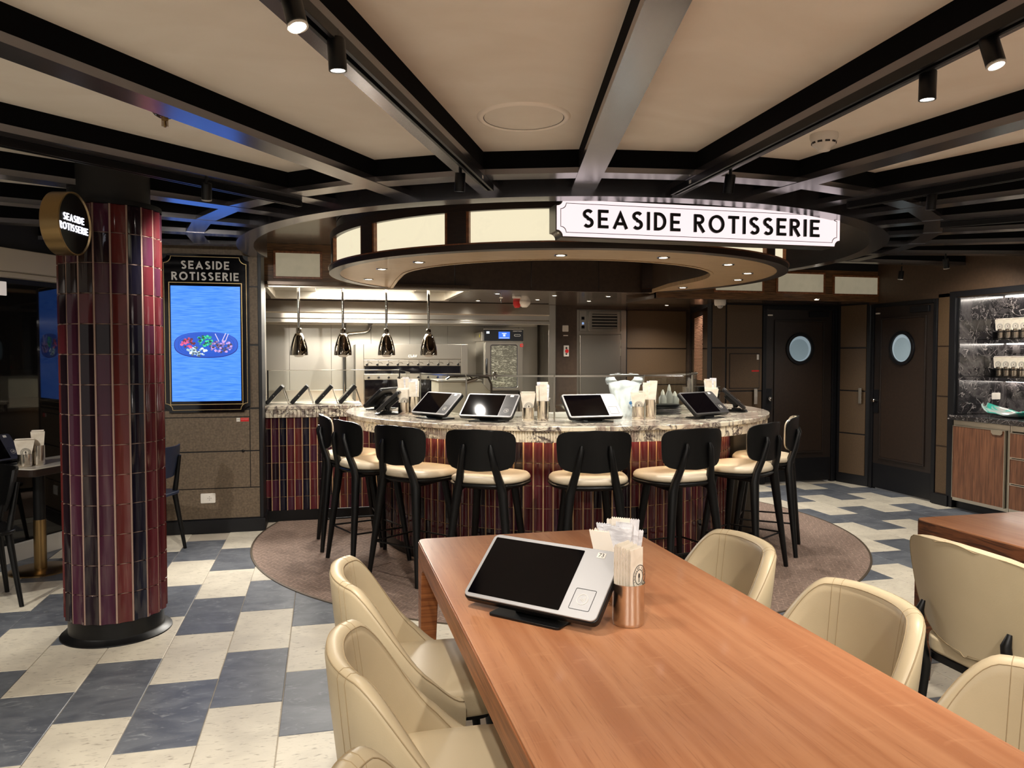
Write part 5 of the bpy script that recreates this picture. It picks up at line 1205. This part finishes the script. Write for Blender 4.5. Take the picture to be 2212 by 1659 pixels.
# ------------------------------------------------------------------ things on and in the bar
bg = thing('plastic_bag', 'white translucent plastic carrier bag standing inside the bar', 'bag', (2.19, 5.44, 1.05), R_(-14))
random.seed(9); G = []
for k in range(11):
    f = k / 10; z = .255 * f; a = .072 + .055 * f ** 1.2; b = .055 * (1 - f) ** .6 + .012; row = []
    for i in range(40):
        t = 2 * PI * i / 40; fold = .10 * math.sin(6 * t + 5 * f) * f + .06 * math.sin(11 * t - 7 * f) + .04 * math.sin(17 * t + 3)
        row.append((a * math.cos(t) * (1 + .3 * fold), b * math.sin(t) * (1 + fold * 2.2), z - .020 * math.cos(t) ** 2 * 0 + .014 * math.sin(3 * t) * f))
    G.append(row)
m = M().grid(G, cv=True); m.add(G[0], [list(range(40))])
# two shoulders rising to a looped handle with a gap in the middle
H = []
for k in range(9):
    f = k / 8
    H.append([(-.128 - .012 * math.sin(PI * f), .012 * math.sin(8 * f), .235 + .060 * f), (-.030 - .045 * math.sin(PI * f * .5), -.012, .245 + .050 * f), (-.030 - .045 * math.sin(PI * f * .5), .012, .245 + .050 * f), (-.128 - .012 * math.sin(PI * f), .020, .235 + .060 * f)])
m.grid(H, cv=True); m.grid([[(-x, y, z) for x, y, z in r] for r in H], cv=True); part('bag_body', m, m_bag, bg, smooth=2)
hm = M(); hm.tube([(-.135, .004, .288), (-.10, .004, .306), (-.045, .004, .312), (0, .004, .306), (.045, .004, .312), (.10, .004, .306), (.135, .004, .288)], [.008, .013, .014, .012, .014, .013, .008], 8, sq=.6); part('bag_handle', hm, m_bag, bg, smooth=2)
part('blue_print', M().prism(blob(.03, .10, .014, .014, 14, .1), 0, .001, 0, frame((.010, -.072, .0), (1, 0, 0), (0, 0, 1))).box(.035, .065, -.0725, -.0715, .075, .082), mat('bag_print', (70, 130, 190), .5), bg, smooth=0)
def stack(name, label, loc, r, n, dz, mt, cat='plates', sq=False):
    g = label
    for i in range(n):
        if sq: o = single(name, M().box(-r, r, -r * .7, r * .7, 0, .006).box(-r - .008, r + .008, -r * .7 - .008, r * .7 + .008, .006, dz * .8), mt, label, cat, label, loc=(loc[0], loc[1], loc[2] + i * dz), bev=.001)
        else: o = single(name, M().lathe([(r * .55, 0), (r * .62, .002), (r * .95, dz * 1.1), (r, dz * 1.5), (r * .97, dz * 1.55), (r * .6, .005)], 32), mt, label, cat, label, loc=(loc[0], loc[1], loc[2] + i * dz))
stack('plate', 'black plate in the pile at the right bar end', (3.18, 6.00, 1.05), .10, 14, .013, m_black)
stack('tray', 'small black tray in the low pile inside the bar', (2.55, 5.52, 1.05), .10, 5, .016, m_black, 'tray', True)
sb = thing('food_warmer', 'stainless food warmer with sloping lid inside the bar, left', 'food warmer', (1.02, 7.05, .94))
m_satin = mat('satin_steel', (206, 198, 178), .42, metal=.55)
part('body', M().prism([(0, 0), (.55, 0), (.55, .16), (.40, .32), (0, .32)], 0, .50, 0, Matrix(((1, 0, 0, 0), (0, 0, 1, 0), (0, 1, 0, 0), (0, 0, 0, 1)))), m_satin, sb, bev=.010, seg=3)
part('lid', M().box(-.01, .41, -.01, .51, .32, .335), m_steel, sb, bev=.004); part('handle', M().tube([(.10, .2, .335), (.14, .2, .36), (.32, .2, .365), (.36, .2, .335)], .010, 8), m_chromerod, sb)
wt_ = thing('inner_worktop', 'stainless worktop of the staff area inside the round bar', 'worktop', (CX, CY, 0)); part('top', M().box(-.95, .2, .55, 1.15, .90, .94), m_steel, wt_, bev=.003); part('legs_panel', M().box(-.93, .18, .58, 1.12, .05, .90), m_steelwall, wt_)
fc = thing('hose_faucet', 'chrome spray faucet with hanging hose inside the bar', 'faucet', (1.36, 6.93, .94))
part('hose', M().tube([(-.02, 0, .34), (.03, 0, .37), (.10, 0, .36), (.13, 0, .30), (.13, 0, .20), (.11, 0, .08), (.08, 0, .0)], .010, 10), m_steeldark, fc, smooth=1); part('spray_head', M().tube([(-.10, 0, .325), (.0, 0, .355)], [.022, .012], 10), m_chromerod, fc); part('valve', M().lathe([(.02, .34), (.02, .40), (.012, .41)], 14, .16, 0), m_chromerod, fc)
ac = thing('acrylic_case', 'clear acrylic case with bottles at the right inside the bar', 'display case', (2.78, 5.93, 1.05), R_(30))
part('case_pane', M().box(-.16, .16, -.10, -.096, 0, .27), m_glass, ac, smooth=0); part('case_pane', M().box(-.16, .16, .096, .10, 0, .27), m_glass, ac, smooth=0); part('case_pane', M().box(-.16, -.156, -.096, .096, 0, .27), m_glass, ac, smooth=0); part('case_pane', M().box(.156, .16, -.096, .096, 0, .27), m_glass, ac, smooth=0)
for i, (x, y, h, r) in enumerate(((2.71, 5.89, .17, .032), (2.79, 5.94, .21, .030), (2.86, 5.98, .15, .036))):
    bt = thing('squeeze_bottle', ['pale squeeze bottle, left one in the acrylic case', 'pale squeeze bottle, tallest in the acrylic case', 'pale squeeze bottle, right one in the acrylic case'][i], 'bottle', (x, y, 1.052), 0, 'bottles in the acrylic case')
    part('bottle_body', M().lathe([(r * .95, 0), (r, .006), (r, h * .6), (r * .5, h * .75)], 20), m_grey, bt); part('cap', M().lathe([(r * .5, h * .75), (r * .45, h * .85), (.004, h)], 16), m_white, bt)
gb_ = thing('metal_bowl', 'shallow steel bowl on the bar behind the silver order screen', 'bowl', (1.80, 5.62, 1.05)); part('bowl', M().lathe([(.04, 0), (.09, .05), (.10, .075), (.095, .076), (.038, .004)], 32), m_steel, gb_)
pb_ = single('paper_pad', M().prism(rrect(.20, .15, .01), 0, .03), m_white, 'white block of paper on the bar left of the silver screen', 'paper', loc=(1.70, 5.46, 1.05), rot=(0, 0, .1), bev=.002)
pc = thing('tall_canister', 'steel canister with white lid behind the silver order screen', 'canister', (1.62, 5.62, 1.05)); part('canister_body', M().lathe([(.04, 0), (.042, .12)], 24), m_steel, pc); part('lid', M().lathe([(.045, .12), (.045, .132)], 24), m_white, pc)

# ------------------------------------------------------------------ tables
def make_table(label, x0, x1, y0, y1, edge, near_only=False):
    t = thing('long_table', label, 'table', ((x0 + x1) / 2, (y0 + y1) / 2, 0)); w, l = x1 - x0, y1 - y0
    part('tabletop', M().prism(rrect(w - .006, l - .006, .034, 6), .742, .750), m_tablewood, t, bev=.002)
    part('edge_band', M().prism(rrect(w, l, .036, 6), .668, .7435), edge, t, bev=.0015, smooth=.6)
    for sx in (-1, 1):
        for sy in (-1, 1):
            X = Matrix.Translation((sx * (w / 2 - .040), sy * (l / 2 - .055), 0)); lm = M()
            vs = []; 
            for z, a, b in ((0, .026, .026), (.35, .032, .036), (.58, .036, .046), (.64, .037, .058), (.668, .037, .085)):
                cx_ = sx * (.037 - a); cy2 = sy * (.052 - b) if b < .052 else sy * (.052 - b)
                vs.append([(cx_ - a, cy2 - b, z), (cx_ + a, cy2 - b, z), (cx_ + a, cy2 + b, z), (cx_ - a, cy2 + b, z)])
            lm.grid(vs, cv=True, X=X); lm.add(vs[0], [(0, 1, 2, 3)], X=X); lm.add(vs[-1], [(0, 1, 2, 3)], X=X)
            part('leg', lm, edge, t, bev=.004, smooth=.9)
    return t
make_table('long brown wooden table with rounded corner in the foreground', .365, 1.285, .52, 3.148, m_tableedge)
make_table('second long wooden table with shade-darkened grained edge at the right', 2.655, 3.60, .50, 3.02, m_tableedge_shaded)

# ------------------------------------------------------------------ tub chairs
def make_tub(label, loc, rz):
    t = thing('tub_chair', label, 'chair', loc, rz, 'cream leather tub chairs at the long table')
    TH = 113
    def top(a):
        x = abs(a); q = min(1, max(0, (x - 40) / 72)); q = q * q * (3 - 2 * q) * .75 + q * .25; return .818 - .010 * (x / 40) ** 2 * (x < 40) - .010 * (x >= 40) - .352 * q
    def pt(a, rr, z):
        f = (z - .40) / .42; k = .90 + .10 * min(1, max(0, f)); t_ = R_(a); c, q = math.sin(t_), -math.cos(t_); e = .86
        return ((.300 * k + rr) * math.copysign(abs(c) ** e, c), (.272 * k + rr) * math.copysign(abs(q) ** e, q) - .02 * max(0, f), z)
    def sect(a):
        h = top(a); th = .046; b = .375
        P = [pt(a, 0, b), pt(a, .002, b + (h - b) * .35), pt(a, .002, b + (h - b) * .7), pt(a, .0, h - .020), pt(a, -.006, h - .006), pt(a, -.018, h), pt(a, -.032, h - .003), pt(a, -th + .002, h - .014), pt(a, -th, h - .04), pt(a, -th - .004, b + (h - b) * .6), pt(a, -th - .004, b + (h - b) * .3), pt(a, -th, b)]
        return P
    G = [sect(-TH + 2 * TH * i / 56) for i in range(57)]
    m = M().grid(G, cv=True); m.add(G[0], [list(range(12))]); m.add(G[-1], [list(range(12))]); sh = part('backrest', m, m_leather, t, smooth=1.4)
    for a in (-34, -27, 27, 34):
        P = sect(a); part('seam', M().tube([Vector(p) * 1.0 for p in P[1:11]], .0012, 5), m_stitch, sh, smooth=2)
    pi_ = M(); pi_.tube([sect(-TH + 2 * TH * i / 56)[4] for i in range(57)], .0016, 6); pi_.tube([sect(-TH + 2 * TH * i / 56)[7] for i in range(57)], .0013, 6); part('piping', pi_, m_stitch, sh, smooth=2)
    def sq(s, sy=1, n=40, e=.55):
        P = []
        for i in range(n):
            a = 2 * PI * i / n; c, q = math.cos(a), math.sin(a); P.append((.232 * s * math.copysign(abs(c) ** e, c), .255 * s * math.copysign(abs(q) ** e, q) * sy + .045))
        return P
    G = [[(p[0], p[1], z) for p in sq(s)] for s, z in ((.94, .385), (.99, .395), (1, .415), (1, .452), (.985, .466), (.94, .474), (.7, .479), (.3, .481), (.02, .481))]
    m = M().grid(G, cv=True); m.add(G[0], [list(range(40))]); m.add(G[-1], [list(range(40))]); part('seat', m, m_leather, t, smooth=1)
    for sx in (-1, 1):
        part('leg', M().tube([(sx * .17, .20, .39), (sx * .215, .25, 0)], [.019, .012], 12), m_blackwood, t); part('leg', M().tube([(sx * .17, -.17, .39), (sx * .22, -.25, 0)], [.019, .012], 12), m_blackwood, t)
    part('seat_frame', M().prism(rrect(.40, .42, .05, 5), .365, .387), m_blackwood, t, bev=.004)
    return t
tub = make_tub('cream tub chair on the left side of the table, nearest the bar', (.30, 2.53, 0), R_(-90))
dup(tub, (.285, 1.86, 0), R_(-90), 'cream tub chair in the middle of the left side of the table')
dup(tub, (.275, 1.18, 0), R_(-90), 'cream tub chair cut by the bottom edge of the photo, only its top showing')
dup(tub, (1.305, 2.60, 0), R_(90), 'cream tub chair on the right side of the table, nearest the bar')
dup(tub, (1.305, 1.905, 0), R_(90), 'cream tub chair in the middle of the right side of the table')
dup(tub, (1.30, 1.26, 0), R_(90), 'cream tub chair at the bottom right corner of the photo')

# side chair seen from behind at the second table
sc_ = thing('side_chair', 'beige leather side chair seen from behind at the second table', 'chair', (2.375, 2.20, 0), R_(-90))
def sbp(u, v, off):
    w = .300 * (1 - .12 * (1 - v) ** 2); x = w * u; y = -.225 + .075 * u * u - .06 * v + off; z = .455 + .40 * v; return x, y, z
def side_shell(o0, o1):
    nu, nv = 20, 18; F_ = []; B_ = []
    for j in range(nv + 1):
        hv = math.sin(PI / 2 * .985 * (2 * j / nv - 1)); v = .5 + .5 * hv; r1 = []; r2 = []
        n_ = 5 if hv > 0 else 2.6; lim = (1 - abs(hv) ** n_) ** (1 / n_)
        for i in range(nu + 1):
            u = -1 + 2 * i / nu; v2 = v - .03 * u * u * hv; e_ = .010 * (1 if (i in (0, nu) or j in (0, nv)) else 0)
            r1.append(sbp(u * lim, v2, o0 - e_ * (o0 > o1) + e_ * (o0 < o1))); r2.append(sbp(u * lim, v2, o1))
        F_.append(r1); B_.append(r2)
    lp = lambda Q: [Q[0][i] for i in range(nu + 1)] + [Q[j][nu] for j in range(1, nv + 1)] + [Q[nv][i] for i in range(nu - 1, -1, -1)] + [Q[j][0] for j in range(nv - 1, 0, -1)]
    return M().grid(F_).grid(B_).grid([lp(F_), lp(B_)], cv=True), lp(B_)
m, edge_ = side_shell(.045, 0); sbk = part('backrest', m, m_leather, sc_, smooth=1)
part('piping', M().tube(edge_ + [edge_[0]], .0016, 6), m_stitch, sbk, smooth=2)
part('seat', M().prism(rrect(.47, .46, .09, 6, 0, .02), .41, .475), m_leather, sc_, bev=.016, seg=3)
for sx in (-1, 1):
    part('stile', M().tube([(sx * .185, -.232, .60), (sx * .187, -.248, .565), (sx * .188, -.235, .44), (sx * .19, -.215, .36), (sx * .20, -.25, 0)], [.008, .017, .019, .021, .013], 12), m_blackwood, sc_, smooth=1)
    part('leg', M().tube([(sx * .16, .19, .41), (sx * .205, .235, 0)], [.020, .012], 12), m_blackwood, sc_)
part('seat_frame', M().prism(rrect(.42, .42, .06, 5), .385, .412), m_blackwood, sc_, bev=.003)

# ------------------------------------------------------------------ left corner by the smoked glass
cz = Vector((-1.878, 5.687, 0)); e1 = Vector((.17, .335, 0)).normalized(); e2 = Vector((-e1.y, e1.x, 0)); rzt = math.atan2(e1.y, e1.x)
wt = thing('white_topped_table', 'small table with white top and brass pedestal behind the pillar', 'table', tuple(cz), rzt)
part('tabletop', M().prism(rrect(.80, .40, .035, 5, .40, .20), .742, .750), mat('white_top', (216, 210, 196), .2, coat=.3), wt, bev=.001); part('table_edge', M().prism(rrect(.806, .406, .038, 5, .40, .20), .695, .743), m_darkwood, wt, bev=.003)
part('pedestal', M().lathe([(.038, .36), (.038, .695)], 28, .24, .19), m_black, wt); part('brass_sleeve', M().lathe([(.040, .012), (.040, .36)], 28, .24, .19), m_brass, wt); part('pedestal_foot', M().lathe([(.20, 0), (.20, .008), (.19, .014), (.04, .018)], 48, .24, .19), m_brass, wt)
loc_ = lambda a, b, z: tuple(cz + e1 * a + e2 * b + Vector((0, 0, z)))
make_cup('short steel cup on the white topped table behind the pillar', loc_(.10, .16, .7505), .043, .085)
napkins('printed napkin sleeves on the white topped table behind the pillar', loc_(.10, .16, .80), R_(15), .12, .066, .12)
make_cup('tall steel cup on the white topped table, partly behind the pillar', loc_(.19, .14, .7505), .041, .135)
napkins('tall napkin sleeves on the white topped table, cut by the pillar', loc_(.19, .14, .84), R_(15), .085, .062, .13, lg=False)
make_device('order_screen', 'dark order screen on the white topped table at the far left', loc_(.05, .36, .7505), R_(62), 'dark', .36, .21, 55)
def dark_chair(label, loc, rz, mt=m_blackwood, shell=False):
    t = thing('black_chair', label, 'chair', loc, rz)
    part('seat', M().prism(rrect(.42, .42, .09, 6), .44, .465), mt, t, bev=.008)
    m = M(); G = []
    for j in range(7):
        v = j / 6; G.append([(.20 * u / 8 * (1 - .1 * (2 * v - 1) ** 2), -.19 - .05 * v + .05 * (u / 8) ** 2, .58 + .24 * v) for u in range(-8, 9)])
    G2 = [[(x, y - .014, z) for x, y, z in r] for r in G]; m.grid(G).grid(G2); lp = lambda Q: Q[0] + [Q[j][-1] for j in range(1, 7)] + Q[-1][::-1][1:] + [Q[j][0] for j in range(5, 0, -1)]
    m.grid([lp(G), lp(G2)], cv=True); part('backrest', m, mt, t, smooth=.8)
    for sx in (-1, 1):
        part('leg', M().tube([(sx * .15, .15, .44), (sx * .20, .20, 0)], [.020, .013], 12), m_blackwood, t); part('leg', M().tube([(sx * .13, -.225, .74), (sx * .15, -.17, .44), (sx * .20, -.22, 0)], [.013, .021, .013], 12), m_blackwood, t, smooth=1)
    part('stretcher', M().tube([(-.17, .165, .30), (.17, .165, .30)], .009, 8), m_blackwood, t)
    return t
dark_chair('black wooden chair at the far left edge, only its legs in view', (-2.06, 5.20, 0), R_(120))
m_navy = mat('navy_shell', (34, 44, 66), .4)
nv_ = dark_chair('dark blue backed chair showing right of the pillar', (-1.34, 6.30, 0), R_(70), m_navy)

# ------------------------------------------------------------------ right niche, napkin cups in racks
def rack(z, n, y0, dy, lb):
    t = thing('cup_rack', 'black wire rack holding the %s row of napkin cups' % lb, 'rack', (6.47, y0, z))
    part('rail', M().tube([(-.045, .05, .078), (-.045, -(n - 1) * dy - .05, .078)], .004, 6).tube([(-.045, .05, .012), (-.045, -(n - 1) * dy - .05, .012)], .004, 6), m_black, t)
    part('upright', M().box(-.05, .05, .048, .053, 0, .085), m_black, t)
    for i in range(n):
        y = y0 - i * dy
        make_cup('steel cup in the %s rack of the right niche' % lb, (6.47, y, z + .001), .032, .105, 'steel cups in the %s niche rack' % lb)
        napkins('napkin sleeves standing in the %s rack of the right niche' % lb, (6.46, y, z + .085), R_(-80), .092, .070, .105, .030, group='napkins in the %s niche rack' % lb)
rack(1.655, 5, 6.262, .088, 'upper'); rack(1.285, 5, 6.272, .088, 'lower')
dsh = thing('glass_platter', 'shallow shell shaped platter in pale and teal glaze on the stone worktop', 'platter', (6.26, 5.90, .924), R_(90))
G = []
for i in range(17):
    u = -1 + 2 * i / 16; row = []
    for j in range(13):
        v = -1 + 2 * j / 12; w = .15 * math.sqrt(max(0.0005, 1 - u * u * .98)); z = .075 * (abs(u) ** 2.4) + .030 * v * v + .006 * math.sin(9 * u) * v
        row.append((u * .32, v * w * 1.1, z * 1.15 + .004))
    G.append(row)
m = M().grid(G); o = part('platter_bowl', m, m_teal, dsh, smooth=2); sm = o.modifiers.new('solid', 'SOLIDIFY'); sm.thickness = .008; sm.offset = 1
